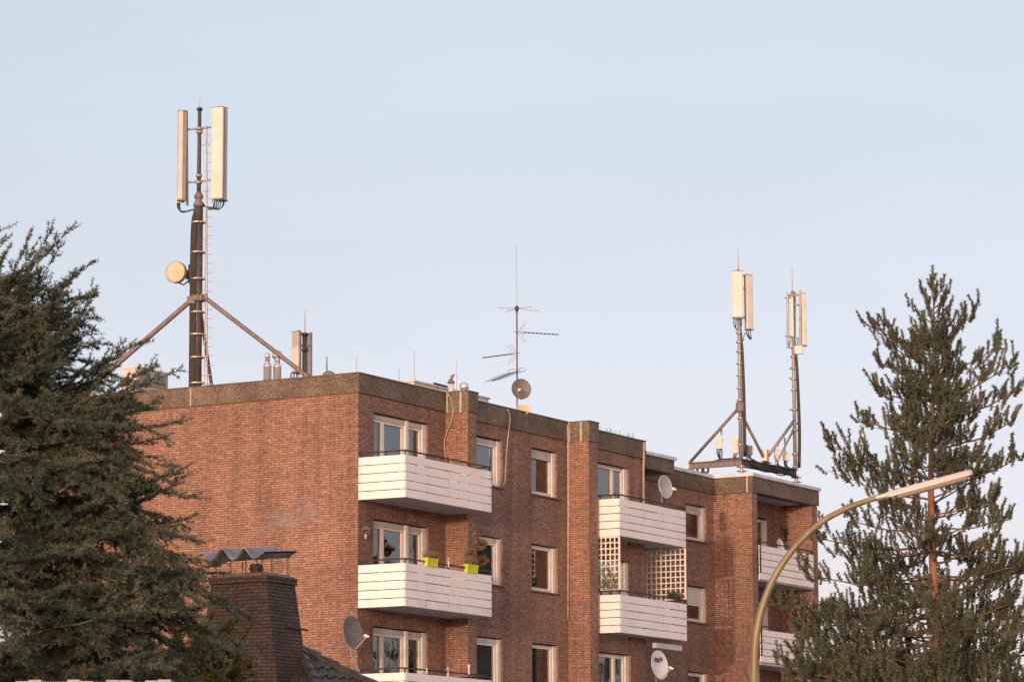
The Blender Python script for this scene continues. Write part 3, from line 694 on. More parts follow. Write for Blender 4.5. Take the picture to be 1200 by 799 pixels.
# feeder cables strapped to the left front of the pole
cb = MB()
for k in range(6):
    o_ = -LAT*(.06+.028*k) - DEP*(.14-.02*k)
    loop([base+o_+Vector((0, 0, .1)), ax1(400)+o_, ax1(300)+o_, ax1(262)+o_*.9, ax1(250)+o_*.65, ax1(240)+o_*.4], .022, cb)
cb.build('feeder_cable', M['cable'], T1, smooth=True)
collars([ax1(v) for v in (261, 296, 327, 366, 392, 419, 449)], .19, .022, T1)
collars([ax1(v) for v in (151, 155, 206, 214)], .085, .035, T1, 'steel')
# climbing rail with pegs
rl = MB(); r0 = LAT*.30
rl.tube([base+r0+Vector((0, 0, .3)), ax1(148)+LAT*.20], .02, 6)
rl.tube([base+r0*.72+Vector((0, 0, .3)), ax1(246)+LAT*.2], .014, 6)
zz = base.z+.5; k = 0
while zz < ax1(152).z:
    f = (zz-base.z)/(ax1(148).z-base.z); o_ = LAT*(.30-.10*f); p = Vector((base.x, base.y, zz))+o_
    rl.tube([p-LAT*.07, p+LAT*.14, p+LAT*.14+Vector((0, 0, .035))], .011, 5); zz += .26
for v in (170, 225, 280, 340, 400, 440): rl.tube([ax1(v), ax1(v)+LAT*.29], .014, 5)
rl.build('climbing_ladder', M['steel'], T1)
# panels: front right, behind right, left
q = lambda u, v, d=0: at(u, v, D1+d)
face = -DEP*.95-LAT*.28
panel(q(253.8, 232, -.35), q(253.8, 126, -.35), face, .35, .20, T1)
panel(q(263.5, 233.5, .05), q(263.5, 126.5, .05), LAT*.86-DEP*.5, .30, .16, T1, 'panel antenna seen edge-on behind the front one')
panel(q(208.3, 234, 0), q(208.3, 131, 0), -LAT*.95-DEP*.31, .27, .22, T1, 'left panel antenna facing away')
mp_ = MB(); mp_.tube([q(219.5, 241, .05), q(218.8, 130.5, .05)], .035, 8); mp_.tube([q(257.5, 236, .1), q(257, 124.5, .1)], .035, 8)
for v in (151, 213):
    mp_.tube([q(219, v+1, .05), ax1(v)], .03, 8); mp_.tube([ax1(v), q(257, v-3, .1)], .03, 8); mp_.tube([q(257, v-3, .1), q(253, v-3, -.2)], .03, 6); mp_.tube([q(257, v-3, .1), q(262, v-3, .1)], .03, 6)
    mp_.tube([q(219, v+1, .05), q(213, v+1, .02)], .028, 6)
for v in (132, 234): mp_.tube([q(219, v, .05), q(212, v, .02)], .022, 6)
mp_.build('mounting_pipe', M['steel'], T1, smooth=True)
cb = MB()
for d_ in (0, 1.3, 2.4):
    loop([q(208+d_, 235), q(208.5+d_, 243+d_), q(213, 248.5-d_*.3), q(220, 247.5), q(227, 246), q(230-d_, 252), q(229-d_, 268)], .021, cb)
for k in range(7):
    e = random.uniform(-1.5, 1.5)
    loop([q(249+k*2.2, 233), q(249.5+k*2.2+e, 240), q(247+k*1.6, 245+e), q(241, 242+e*.6), q(237+e*.5, 238+k*.5), q(232, 243), q(229, 258)], .014, cb)
cb.build('jumper_cable', M['cable'], T1, smooth=True)
cn = MB()
for k in range(6): cn.tube([q(248+k*2.4, 233, -.3+k*.05), q(248+k*2.4, 237, -.3+k*.05)], .022, 6)
for k in range(3): cn.tube([q(207+k*2.2, 234), q(207+k*2.2, 238)], .022, 6)
cn.build('connector', M['clamp'], T1)
# round microwave dish
dc = q(206, 319, -.25); dn = (-DEP*.92-LAT*.36).normalized()
md = MB().lathe(dc, dn, [(.05, -.26), (.14, -.24), (.27, -.14), (.29, -.10), (.305, -.09), (.305, .03), (.29, .04)], 28).build('microwave_dish', M['radome_side'], T1, smooth=False)
MB().lathe(dc+dn*.041, dn, [(.292, -.005), (.285, .006), (.2, .016), (.02, .02)], 28).build('radome_cover', M['dish_face'], md, smooth=True)
mm = MB(); mm.tube([dc-dn*.2, q(219, 320, .1), ax1(322)], .035, 8); mm.tube([q(222, 310), q(222, 332)], .035, 8); mm.tube([q(209, 331, -.1), q(215, 334), q(221, 329)], .02, 6); mm.obox(q(221, 322), LAT, DEP, (0, 0, 1), .07, .07, .12)
mm.build('dish_mount', M['black'], T1)
# braces
def brace(a, b, r, mat='brown_steel'):
    a, b = Vector(a), Vector(b); m_ = MB(); m_.tube([a, b], r, 10); m_.obox(a, LAT, DEP, (0, 0, 1), r*1.5, r*1.5, r*1.3); m_.build('brace', M[mat], T1, smooth=False)
brace(q(224, 352, -.05), q(86, 471, -.2), .072)
brace(q(239, 348, 0), q(377, 454, -.4), .062)
brace(q(233, 352, .15), q(249.5, 462, 1.8), .05)
collars([ax1(350)], .20, .08, T1, 'brown_steel', 'brace_collar')

# -- twin masts on the far corner
Dm, Dl, Dr = 107.3, 108.25, 110.3
def steel_h(mb, a, b, w=.075, h=.1):
    a, b = Vector(a), Vector(b); d_ = (b-a); L = d_.length/2; d_.normalize(); s = Vector((0, 0, 1)).cross(d_).normalized(); u_ = d_.cross(s)
    c = (a+b)/2
    mb.obox(c+u_*(h*.9), d_, s, u_, L, w, .012); mb.obox(c-u_*(h*.9), d_, s, u_, L, w, .012); mb.obox(c, d_, s, u_, L, .012, h*.88)
cm, cl_, cr = at(869, 540, Dm), at(807.5, 546.5, Dl), at(933, 555, Dr); z_ = (cm.z+cl_.z+cr.z)/3; cm.z = cl_.z = cr.z = z_
FR = thing('steel_base_frame', 'angled steel base frame under the twin masts on the far roof corner', 'base frame', (cm.x, cm.y, 13.8))
mb = MB(); steel_h(mb, cl_, cm); mb.build('beam', M['brown_steel'], FR)
mb = MB(); steel_h(mb, cm+Vector((0, 0, .004)), cr+Vector((0, 0, .004))); mb.build('beam', M['dark_steel'], FR)
for c in (cl_, cm, cr):
    f_ = MB(); f_.tube([(c.x, c.y, 13.8), (c.x, c.y, z_-.1)], .06, 8); f_.lathe((c.x, c.y, z_-.28), (0, 0, 1), [(.16, -.012), (.16, .012)], 12); f_.lathe((c.x, c.y, z_-.14), (0, 0, 1), [(.16, -.012), (.16, .012)], 12); f_.build('foot', M['steel'], FR)
cb = MB()
for k in range(10):
    t0, t1 = random.uniform(.05, .3), random.uniform(.6, .98); o_ = random.uniform(-.18, .02)
    loop([cm.lerp(cr, t0+(t1-t0)*s)+Vector((random.uniform(-.04, .04), random.uniform(-.14, .02), o_+random.uniform(-.05, .05))) for s in (0, .2, .4, .6, .8, 1)], .018, cb)
for k in range(3):
    loop([cl_.lerp(cm, s)+Vector((0, -.05, .11+.03*math.sin(s*9+k))) for s in (.45, .6, .75, .9, 1)], .02, cb)
for u in (817, 824):
    loop([at(u, 549, Dl-.2), at(u+1.5, 554, Dl-.2), at(u+6, 552, Dl-.2), at(u+5, 546, Dl-.2)], .035, cb)
cb.build('cable_bundle', M['cable'], FR, smooth=True)

def mast(name, label, u0, v0, u1, v1, d, zfoot, rod_v, r=.062):
    a, b = at(u0, v0, d), at(u1, v1, d); x, y = a.x, a.y
    root = thing(name, label, 'antenna mast', (x, y, zfoot))
    MB().tube([(x, y, zfoot), (x, y, b.z)], [r, r*.85], 10).build('pole', M['steel'], root, smooth=True)
    top = at(u1, rod_v, d).z
    MB().tube([(x, y, b.z), (x, y, top)], [.018, .010], 6).build('lightning_rod', M['steel'], root)
    P = lambda u, v, dd=0: at(u, v, d+dd)
    A = lambda v: Vector((x, y, P(u0, v).z))
    return root, P, A
M2, P, A = mast('antenna_mast', 'nearer of the twin roof masts, with a broad cream panel facing forward', 868.3, 542, 866.8, 316, Dm, z_+.1, 291)
collars([A(v) for v in (390, 401, 412, 426, 440, 455, 469, 478, 490, 521)], .095, .03, M2, 'steel')
cb = MB()
for k in range(4): loop([A(535)+LAT*(.09+.022*k), A(470)+LAT*(.085+.022*k)-DEP*.05, A(415)+LAT*(.075+.014*k), A(396)+LAT*(.05+.01*k), A(384-3*k)+LAT*.03], .02, cb)
for k in range(5): loop([P(861+k*2, 373), P(860+k*2.2, 381+k % 2*3), P(866, 389), P(869.5, 397)], .016, cb)
for k in range(3): loop([P(875+k*2, 386), P(876+k*2.2, 394+k), P(880, 398-k), P(873.5, 390), P(870.5, 400)], .014, cb)
cb.build('feeder_cable', M['cable'], M2, smooth=True)
panel(P(864.2, 371, -.3), P(864.2, 318, -.3), -DEP*.98-LAT*.15, .35, .16, M2)
panel(P(879, 385, .0), P(879, 322.5, 0), LAT*.55-DEP*.84, .24, .15, M2, 'second panel antenna facing to the right')
mp_ = MB(); mp_.tube([P(874.7, 388, .12), P(874.7, 320, .12)], .03, 8)
for v in (323, 338, 372): mp_.tube([A(v), P(874.7, v, .12)], .024, 6); mp_.tube([A(v), P(864.2, v, -.2)], .024, 6)
for v in (325, 380): mp_.tube([P(874.7, v, .12), P(879, v, .05)], .024, 6)
mp_.tube([P(858, 325), P(866, 320)], .012, 5); mp_.build('mounting_pipe', M['steel'], M2)
mb = MB(); mb.tube([A(476), cl_+Vector((.06, 0, .12))], .05, 10); mb.build('brace', M['brown_steel'], M2, smooth=True)
mb = MB(); mb.tube([A(482), cm.lerp(cr, .46)+Vector((0, 0, .1))], .05, 10); mb.build('brace', M['steel'], M2, smooth=True)
MB().lathe(A(477), (0, 0, 1), [(.12, -.16), (.14, -.1), (.14, .1), (.12, .16)], 12).build('brace_collar', M['brown_steel'], M2)

M3, P, A = mast('antenna_mast', 'farther of the twin roof masts, hung with slim pipes and a small radio box', 932, 555, 929.4, 341, Dr, z_+.1, 314.5)
collars([A(v) for v in (418, 431, 444, 457, 480, 496, 504, 532, 547)], .095, .03, M3, 'steel')
cb = MB()
for k in range(4): loop([A(548)+LAT*(.09+.022*k), A(510)+LAT*(.12+.022*k), A(470)+LAT*(.10+.022*k)-DEP*.05, A(425)+LAT*(.08+.015*k), A(404-3*k)+LAT*.04], .021, cb)
for k in range(5): loop([P(926+k*3, 398), P(925+k*3.1, 406), P(929, 410), P(932, 418)], .015, cb)
cb.build('feeder_cable', M['cable'], M3, smooth=True)
panel(P(927.3, 394, -.05), P(927.3, 347, -.05), -LAT*.3-DEP*.95, .14, .10, M3, 'slim lit panel behind the mounting pipe')
panel(P(942.6, 404, -.12), P(942.6, 344, -.12), LAT*.3-DEP*.95, .15, .10, M3, 'slim panel on the right of the mast')
mp_ = MB(); mp_.tube([P(923, 408, -.1), P(923, 343, -.1)], .035, 8); mp_.tube([P(937.6, 406, -.1), P(937.6, 340, -.1)], .037, 8); mp_.tube([P(931.5, 396, .2), P(931.5, 342, .2)], .03, 8)
for v in (349, 394): mp_.tube([P(920, v, -.1), P(932, v, 0)], .022, 6)
for v in (345, 357, 396): mp_.tube([P(930, v, 0), P(943, v+.8, -.02)], .026, 6)
mp_.tube([P(936, 346, -.1), P(924, 346, -.1)], .02, 6)
for v in (357, 363): mp_.obox(P(940, v, -.02), LAT, DEP, (0, 0, 1), .05, .05, .04)
mp_.build('mounting_pipe', M['steel'], M3)
mb = MB(); mb.obox(P(936, 410, -.25), (LAT-DEP*.2).normalized(), (DEP+LAT*.2).normalized(), (0, 0, 1), .13, .06, .13); mb.build('radio_box', M['radome'], M3)
mb = MB()
for v in (432, 443, 480): mb.tube([A(v), P(924.5, v)], .02, 6)
mb.build('step_peg', M['steel'], M3)
mb = MB(); mb.tube([A(492), cm.lerp(cr, .5)+Vector((0, .25, .12))], .05, 10); mb.build('brace', M['steel'], M3, smooth=True)
mb = MB(); mb.tube([A(501), cm.lerp(cr, .6)+Vector((0, -.02, .1))], .036, 10); mb.build('brace', M['steel'], M3, smooth=True)
# remote radio units standing on the frame
def rru(u0, u1, v0, v1, d, pole, label, mat='radome', turn=0.0):
    a, b = at(u0, v1, d), at(u1, v0, d); c = (a+b)/2; w = mpx(u1-u0, d)*.42; h = (b.z-a.z)/2
    f = (-DEP+LAT*turn).normalized(); s = Vector((0, 0, 1)).cross(f)
    root = thing('radio_unit', label, 'radio unit', (c.x, c.y, z_+.1), 'radio boxes on the mast frame')
    b_ = MB(); b_.obox(c, s, f, (0, 0, 1), w, .05, h)
    for k in range(7): b_.obox(c-f*.065+s*(w*(-.85+.283*k)), s, f, (0, 0, 1), .006, .02, h*.93)
    b_.build('case', M[mat], root)
    p = MB(); pt = pole[0]
    px = Vector((c.x, c.y, 0))-f*.16+s*(w*.9 if pole[2] else 0)
    p.tube([(px.x, px.y, z_+.1), (px.x, px.y, at(u0, pt, d).z)], .03, 8); p.obox(Vector((px.x, px.y, c.z+h*.4))+f*.06, s, f, (0, 0, 1), .04, .07, .04)
    p.build('post', M['steel'], root)
    cb = MB()
    for k in range(4): loop([c-Vector((0, 0, h))+s*(w*(-.6+.4*k)), c-Vector((0, 0, h+.12))+s*(w*(-.7+.3*k))+f*.05, Vector((c.x, c.y, z_+.16))+s*(.02*k)+f*.02, Vector((c.x, c.y, z_+.1))+s*(.1+.05*k)], .012, cb)
    cb.build('lead', M['cable'], root, smooth=True)
rru(838, 847, 510.5, 525.5, Dl-.45, (499, 1, True), 'cream radio box on its own post, leftmost on the mast frame')
rru(857.5, 867, 513.5, 531, Dm+.25, (512, 1, True), 'cream radio box close to the left of the nearer mast pole', turn=-.5)
rru(874.5, 882, 522, 533, Dm+.4, (520, 1, False), 'grey radio box to the right of the nearer mast pole', mat='radome_side', turn=.5)
rru(891, 900, 526.5, 540, Dm+1.2, (526, 1, True), 'grey and cream radio box at the foot of the slanting brace between the masts', turn=-.3)
rru(907, 914, 523, 538, Dr-.8, (520, 1, True), 'tall cream radio box behind the thin brace near the farther mast', turn=.2)
rru(916.5, 925.5, 529, 539.5, Dr-.35, (512, 1, False), 'small cream radio box hung under a short post beside the farther mast pole', turn=.1)

# -- small cluster antenna behind the parapet
Dk = 103
a = at(357, 450, Dk)
K = thing('antenna_mast', 'short antenna cluster with a cream panel showing above the parapet', 'antenna mast', (a.x, a.y, 14.2))
P = lambda u, v, d=0: at(u, v, Dk+d)
Ak = lambda v: Vector((a.x, a.y, P(357, v).z))
MB().tube([(a.x, a.y, 14.2), Ak(390)], .06, 10).build('pole', M['dark_steel'], K, smooth=True)
MB().tube([Ak(390), Ak(363.5)], [.02, .011], 6).build('lightning_rod', M['steel'], K)
panel(P(345, 435, -.1), P(345, 389, -.1), -LAT*.75-DEP*.66, .30, .16, K)
panel(P(361, 438, .1), P(361, 391, .1), LAT*.85-DEP*.5, .22, .14, K, 'panel turned to the right')
mp_ = MB(); mp_.tube([P(350, 440), P(350, 387)], .035, 8); mp_.tube([P(364.5, 441, -.05), P(364.5, 389.5, -.05)], .04, 8)
for v in (391, 405): mp_.tube([P(350, v), Ak(v), P(366, v, -.05)], .028, 6)
mp_.tube([P(354, 411), P(359, 410)], .03, 6)
mp_.build('mounting_pipe', M['radome_side'], K)
collars([Ak(392), Ak(410)], .09, .04, K, 'black')
mb = MB()
for k in range(3): loop([P(342+k*3, 436), P(341+k*3.3, 442), P(347, 446)], .02, mb)
mb.build('jumper_cable', M['cable'], K)

# -- bright flue pipes
def flue(u, v0, v1, v2, d, w, label):
    a = at(u, v1, d)
    root = thing('flue_pipe', label, 'flue pipe', (a.x, a.y, 14.2), 'stainless flues above the gable parapet')
    zt, zm = at(u, v0, d).z, at(u, v1, d).z
    MB().lathe((a.x, a.y, 0), (0, 0, 1), [(w, 14.2), (w, zm-.1), (w*1.08, zm-.09), (w*1.08, zm-.05), (w, zm-.04), (w*.75, zm+.02)], 18).build('casing', M['chrome'], root, smooth=True)
    MB().lathe((a.x, a.y, 0), (0, 0, 1), [(w*.62, zm), (w*.62, zt-.12), (w*.7, zt-.11), (w*.7, zt-.07), (w*.55, zt)], 18).build('terminal', M['chrome'], root, smooth=True)
    return root, zt
flue(313.5, 414, 426, 445, 98, .115, 'shiny flue pipe with a capped narrow top, left of the pair')
fl, zt = flue(325, 418, 427, 445, 98.2, .115, 'shiny flue pipe topped with a metal ball beside the slanting brace')
c = at(325, 416, 98.2); MB().lathe(c, (LAT*.8-DEP*.5), [(.03, -.15), (.11, -.11), (.15, -.03), (.15, .03), (.11, .11), (.03, .15)], 16).build('ball_cowl', M['chrome'], fl, smooth=True)

# -- equipment cabinets
def cabinet(u0, um, u1, v0, d, label):
    a, c, b = at(u0, v0, d), at(um, v0, d), at(u1, v0, d)
    # aligned with the building: left face along y, front along x
    r_ = ray(um, v0); w = mpx(u1-um, d)/LAT.x; dp = mpx(um-u0, d)/abs(LAT.y)
    x0, y0, zt = c.x, c.y, c.z
    root = thing('equipment_cabinet', label, 'cabinet', (x0+w/2, y0+dp/2, 14.2), 'equipment cabinets by the mast')
    MB().box(x0, x0+w, y0, y0+dp, 14.25, zt-.05).build('case', M['cabinet'], root)
    MB().box(x0-.03, x0+w+.03, y0-.03, y0+dp+.03, zt-.049, zt).build('lid', M['cabinet'], root)
    pn = MB(); h = (zt-15.0)/2-.12
    for k in range(2):
        zb = 15.0+k*(h+.14)
        for j in range(8): pn.box(x0+.10, x0+w-.10, y0-.022, y0-.004, zb+j*h/8, zb+(j+.8)*h/8)
    pn.build('louvre', M['cabinet_panel'], root)
cabinet(142, 161, 175.5, 429, 96.5, 'pale equipment cabinet with louvred front, its left side showing, behind the gable parapet')
cabinet(174.5, 178.5, 194.5, 433, 97.2, 'narrower pale equipment cabinet standing next to the mast side of the other')

# -- low roof box, ball vent, pipe stub, rods
c = on_y(485.6, 445.3, 2.6)
rb = thing('roof_hatch', 'low pale boxed roof hatch behind the front parapet', 'roof hatch', (c.x+2, 4, 14.2))
MB().box(c.x, c.x+4.2, 2.6, 4.0, 14.2, c.z-.05).build('box', M['cabinet'], rb); MB().box(c.x-.04, c.x+4.24, 2.56, 4.04, c.z-.049, c.z).build('lid', M['coping'], rb)
MB().box(c.x+.1, c.x+4.1, 2.585, 2.598, c.z-.24, c.z-.17).build('trim', M['cabinet_panel'], rb)
c = at(543.8, 453, 95.0)
bv = thing('ball_vent', 'shiny round metal vent on top of the first brick pier', 'roof vent', (c.x, c.y, 14.2))
MB().lathe(c, (LAT*.9-DEP*.4), [(.02, -.13), (.09, -.1), (.13, -.03), (.13, .03), (.09, .1), (.03, .13)], 18).build('ball', M['chrome'], bv, smooth=True)
MB().tube([(c.x, c.y, 14.2), (c.x, c.y, c.z-.05)], .07, 12).build('stem', M['chrome'], bv, smooth=True)
c = at(528.5, 453, 95.0)
pv_ = thing('vent_pipe', 'short white roof pipe carrying a small dark aerial and a rusty cowl', 'roof vent', (c.x, c.y, 14.2))
MB().tube([(c.x, c.y, 14.2), (c.x, c.y, at(528, 450, 95.0).z)], .075, 12).build('pipe', M['dish_white'], pv_, smooth=True)
mb = MB(); t_ = at(528.5, 447, 95.0); mb.lathe(t_, (0, 0, 1), [(.09, -.06), (.11, -.02), (.06, .05), (.03, .09)], 10); mb.tube([t_+Vector((0, 0, .05)), t_+LAT*.04+Vector((0, 0, .17))], [.03, .05], 6); mb.tube([t_+LAT*.04+Vector((0, 0, .15)), t_+LAT*.09+Vector((0, 0, .2))], .03, 6)
mb.build('cowl', M['brown_steel'], pv_)
mb = MB(); mb.tube([at(508.5, 449, 94.6), at(524, 453, 95.0)], .028, 6); mb.tube([at(513, 450.5, 94.7), at(513, 456, 94.7)], .012, 5); mb.build('aerial', M['black'], pv_)
for (u, v0, v1, d, lab) in ((417.8, 418, 440, 90.5, 'thin lightning rod at the roof corner over the gable'), (467.6, 431, 452, 92.5, 'short thin lightning rod over the first balcony windows'),
                            (485.4, 411, 446, 94, 'thin lightning rod rising from the roof hatch corner'), (535, 424, 456, 94.5, 'thin lightning rod beside the first brick pier')):
    a, b = at(u, v1+6, d), at(u, v0, d)
    o = MB().tube([(a.x, a.y, 13.9), (a.x, a.y, b.z)], [.013, .008], 6).build('lightning_rod', M['steel'], None, loc=(a.x, a.y, 13.9)); tag(o, lab, 'lightning rod', 'lightning rods along the roof')

# -- television aerial
P = lambda u, v, d=0: at(u, v, D+d)
a = P(606, 472); TV = thing('television_aerial', 'thin television aerial mast with crossed dipole and three spiky yagi arms', 'aerial', (a.x, a.y, 13.9))
A = lambda v: Vector((a.x, a.y, P(606.5, v).z))
MB().tube([(a.x, a.y, 13.9), A(364)], [.03, .024], 8).build('pole', M['brown_steel'], TV, smooth=True)
MB().tube([A(361), A(286)], [.007, .005], 5).build('whip', M['steel'], TV)
mb = MB()
for u, v in ((583, 358.5), (632, 367), (593, 367.5), (623.5, 357)):
    e = P(u, v); mb.tube([A(361.5), e + DEP*(.35 if v < 360 else -.35)], .009, 5)
mb.build('dipole', M['silver'], TV)
MB().lathe(A(361.5), (0, 0, 1), [(.03, -.13), (.035, -.06), (.06, -.04), (.06, .04), (.02, .08)], 10).build('hub', M['black'], TV)
def yagi(u0, v0, u1, v1, n, el, refl, dd, name='yagi', t=.0075):
    s, e = A(v0)-(P(u1, v1)-P(u0, v0)).normalized()*.08, P(u1, v1, dd); d_ = (e-s).normalized(); x = d_.cross(Vector((0, 0, 1))).normalized()
    mb = MB(); mb.tube([s, e], t, 6)
    for k in range(n):
        c = s.lerp(e, .25+.75*k/(n-1)); mb.tube([c-x*el*(1-.25*k/n), c+x*el*(1-.25*k/n)], .0045, 5); mb.obox(c, d_, x, (0, 0, 1), .02, .014, .017)
    o = mb.build(name, M['black'], TV)
    if refl:
        r_ = MB(); c = s.lerp(e, .12)
        for sg in (1, -1):
            for j in range(4):
                q_ = c+d_*(.03+.05*j)+Vector((0, 0, sg*(.05+.07*j))); r_.tube([q_-x*.17, q_+x*.17], .0035, 4)
            for xx in (-.12, .12): r_.tube([c+x*xx, c+d_*.18+Vector((0, 0, sg*.26))+x*xx], .0035, 4)
        r_.build('reflector', M['silver'], o)
yagi(606, 389, 653, 392, 9, .17, True, .5)
yagi(606, 414, 566.5, 419, 11, .17, True, -.5)
yagi(606.5, 434.5, 577.5, 446, 9, .42, False, -.9)
mb = MB(); c = A(434.5)
x = (P(577.5, 446, -.9)-A(434.5)).cross(Vector((0, 0, 1))).normalized()
for sg in (1, -1): mb.tube(smooth_pts([c+Vector((0, 0, .04)), c+x*sg*.2+Vector((0, 0, .06)), c+x*sg*.33+Vector((0, 0, .01)), c+x*sg*.2-Vector((0, 0, .04)), c-Vector((0, 0, .02))], 4), .009, 5)
mb.build('folded_dipole', M['silver'], TV)
# dry weeds on the parapet of the third section
mb = MB()
for k in range(40):
    x = random.uniform(10.85, 13.4); p = Vector((x, -1.1+random.uniform(-.1, .1), 14.385)); pts = [p]
    for s in range(3): p = p+Vector((random.uniform(-.04, .06), 0, random.uniform(.03, .07))); pts.append(p)
    mb.tube(pts, .004, 3)
o = mb.build('roof_weeds', M['bare_bark'], None, loc=(12, -1.1, 14.385)); tag(o, 'dry weeds sprouting along the parapet above the trellised balcony', 'weeds', kind='stuff')

# ------------------------------------------------------------------ street lamp
DL = 45.0
P = lambda u, v, d=0: at(u, v, DL+d)
f0 = P(884, 799)
LP = thing('street_lamp', 'olive street lamp with curved arm and long flat lamp head', 'street lamp', (f0.x, f0.y, 0))
path = [Vector((f0.x, f0.y, 0)), Vector((f0.x, f0.y, 2.5)), P(883.8, 790)] + [P(u, v) for u, v in ((884.5, 762), (888, 733), (897, 700), (912, 668), (935, 637), (962, 612), (990, 596.5), (1015, 587), (1042, 579))]
pp = smooth_pts(path[2:], 5); pp = [path[0], path[1]] + pp
rr = [.068]*3 + [.052-.018*k/(len(pp)-3) for k in range(len(pp)-3)]
MB().tube(pp, rr, 14).build('pole', M['lamp_pole'], LP, smooth=True)
cl2 = MB(); cl2.tube([P(1026, 583.6), P(1040, 580.2)], .043, 12); cl2.build('collar', M['silver'], LP, smooth=False)
hs, he = P(1039, 580.5), P(1139, 553.5); hd = (he-hs).normalized(); hx = hd.cross(Vector((0, 0, 1))).normalized(); hu = hx.cross(hd)
L = (he-hs).length
cv = MB(); prof = [(-.11, -.035), (-.105, .0), (-.07, .035), (0, .05), (.07, .035), (.105, .0), (.11, -.035)]
st_ = [(0, .55), (.03, .9), (.08, 1), (.9, 1), (.96, .85), (1, .35)]
i0 = len(cv.v)
for t, s in st_:
    for x, y in prof: cv.v.append(tuple(hs+hd*(L*t)+hx*(x*s)+hu*(y*(.6+.4*s))))
n = len(prof)
for k in range(len(st_)-1):
    for j in range(n): cv.f.append((i0+k*n+j, i0+k*n+(j+1) % n, i0+(k+1)*n+(j+1) % n, i0+(k+1)*n+j))
cv.f.append(tuple(range(i0, i0+n))); cv.f.append(tuple(range(i0+(len(st_)-1)*n, i0+len(st_)*n))[::-1])
hd_o = cv.build('lamp_head', M['lamp_head'], LP)
df = MB(); i0 = 0; prof = [(-.085, -.038), (-.075, -.065), (-.04, -.085), (.04, -.085), (.075, -.065), (.085, -.038)]; n = len(prof)
for t, s in ((.10, .5), (.13, 1), (.90, 1), (.94, .5)):
    for x, y in prof: df.v.append(tuple(hs+hd*(L*t)+hx*(x*(.7+.3*s))+hu*(-.036+(y+.036)*s)))
for k in range(3):
    for j in range(n-1): df.f.append((k*n+j, k*n+j+1, (k+1)*n+j+1, (k+1)*n+j))
    df.f.append((k*n+n-1, k*n, (k+1)*n, (k+1)*n+n-1))
df.f.append(tuple(range(n))); df.f.append(tuple(range(3*n, 4*n))[::-1])
df.build('diffuser', M['lamp_glass'], hd_o, smooth=False)

# ------------------------------------------------------------------ chimney house
H = 62.0
P = lambda u, v, d=0: at(u, v, H+d)
corner = P(312, 671)                              # near top corner of the stack
ztop = corner.z; wy, wx = 68/(FOC/H)/abs(LAT.y), 30.5/(FOC/H)/LAT.x
rid = P(350, 764, 1.2)
HS = thing('chimney_house', 'low house with a dark tiled hip roof and a broad dark brick chimney', 'house', (rid.x, rid.y+3, 0))
X, Y, ZR, ZE, w = rid.x, rid.y, rid.z, 3.1, 4.0
hy = 7.0
ya, yb = Y-w, Y+hy+w
MB().box(X-w+.4, X+w-.4, ya+.4, yb-.4, 0, ZE+.02).build('wall', M['house_brick'], HS)
# four tiled slopes, each a rows-of-tiles surface
def slope(e0, e1, r0, r1):
    """eave from e0 to e1, ridge from r0 to r1 (viewed from outside, left to right)"""
    e0, e1, r0, r1 = map(Vector, (e0, e1, r0, r1)); mb = MB()
    nrm = (e1-e0).cross(r0-e0).normalized(); along = (e1-e0).normalized(); hgt = ((r0-e0)-(along*(r0-e0).dot(along))).length
    rows = int(hgt/.32)
    for k in range(rows):
        t0, t1 = k/rows, (k+1.06)/rows
        a0, a1 = e0.lerp(r0, t0), e1.lerp(r1, t0); b0_, b1_ = e0.lerp(r0, min(t1, 1)), e1.lerp(r1, min(t1, 1))
        m_ = max(2, int((a1-a0).length/.06))
        for j in range(m_):
            s0, s1 = j/m_, (j+1)/m_
            def wv(p): return .035*math.sin(p.dot(along)*2*PI/.3)
            p0, p1, p2, p3 = a0.lerp(a1, s0), a0.lerp(a1, s1), b0_.lerp(b1_, s1), b0_.lerp(b1_, s0)
            mb.quad(p0+nrm*(.075+wv(p0)), p1+nrm*(.075+wv(p1)), p2+nrm*(.03+wv(p2)), p3+nrm*(.03+wv(p3)))
            mb.quad(p0+nrm*.0, p1+nrm*.0, p1+nrm*(.075+wv(p1)), p0+nrm*(.075+wv(p0)))
    return mb
rA, rB = (X, Y, ZR), (X, Y+hy, ZR)
cs = [(X-w, ya, ZE), (X+w, ya, ZE), (X+w, yb, ZE), (X-w, yb, ZE)]
rt = MB()
for a_, b_, c_, d_ in ((cs[3], cs[0], rB, rA), (cs[0], cs[1], rA, rA), (cs[1], cs[2], rA, rB), (cs[2], cs[3], rB, rB)):
    s = slope(a_, b_, c_, d_); i = len(rt.v); rt.v += s.v; rt.f += [tuple(i+q_ for q_ in f) for f in s.f]
roof = rt.build('roof', M['tile'], HS)
rc = MB()
for a_, b_ in ((rA, rB), (rA, cs[0]), (rA, cs[1]), (rB, cs[2]), (rB, cs[3])):
    a_, b_ = Vector(a_), Vector(b_); n_ = int((b_-a_).length/.38)
    for k in range(n_):
        p0, p1 = a_.lerp(b_, k/n_), a_.lerp(b_, (k+1.05)/n_); rc.tube([p0+Vector((0, 0, .05)), p1+Vector((0, 0, .07))], [.10, .125], 8)
rc.build('ridge_tile', M['tile'], roof)
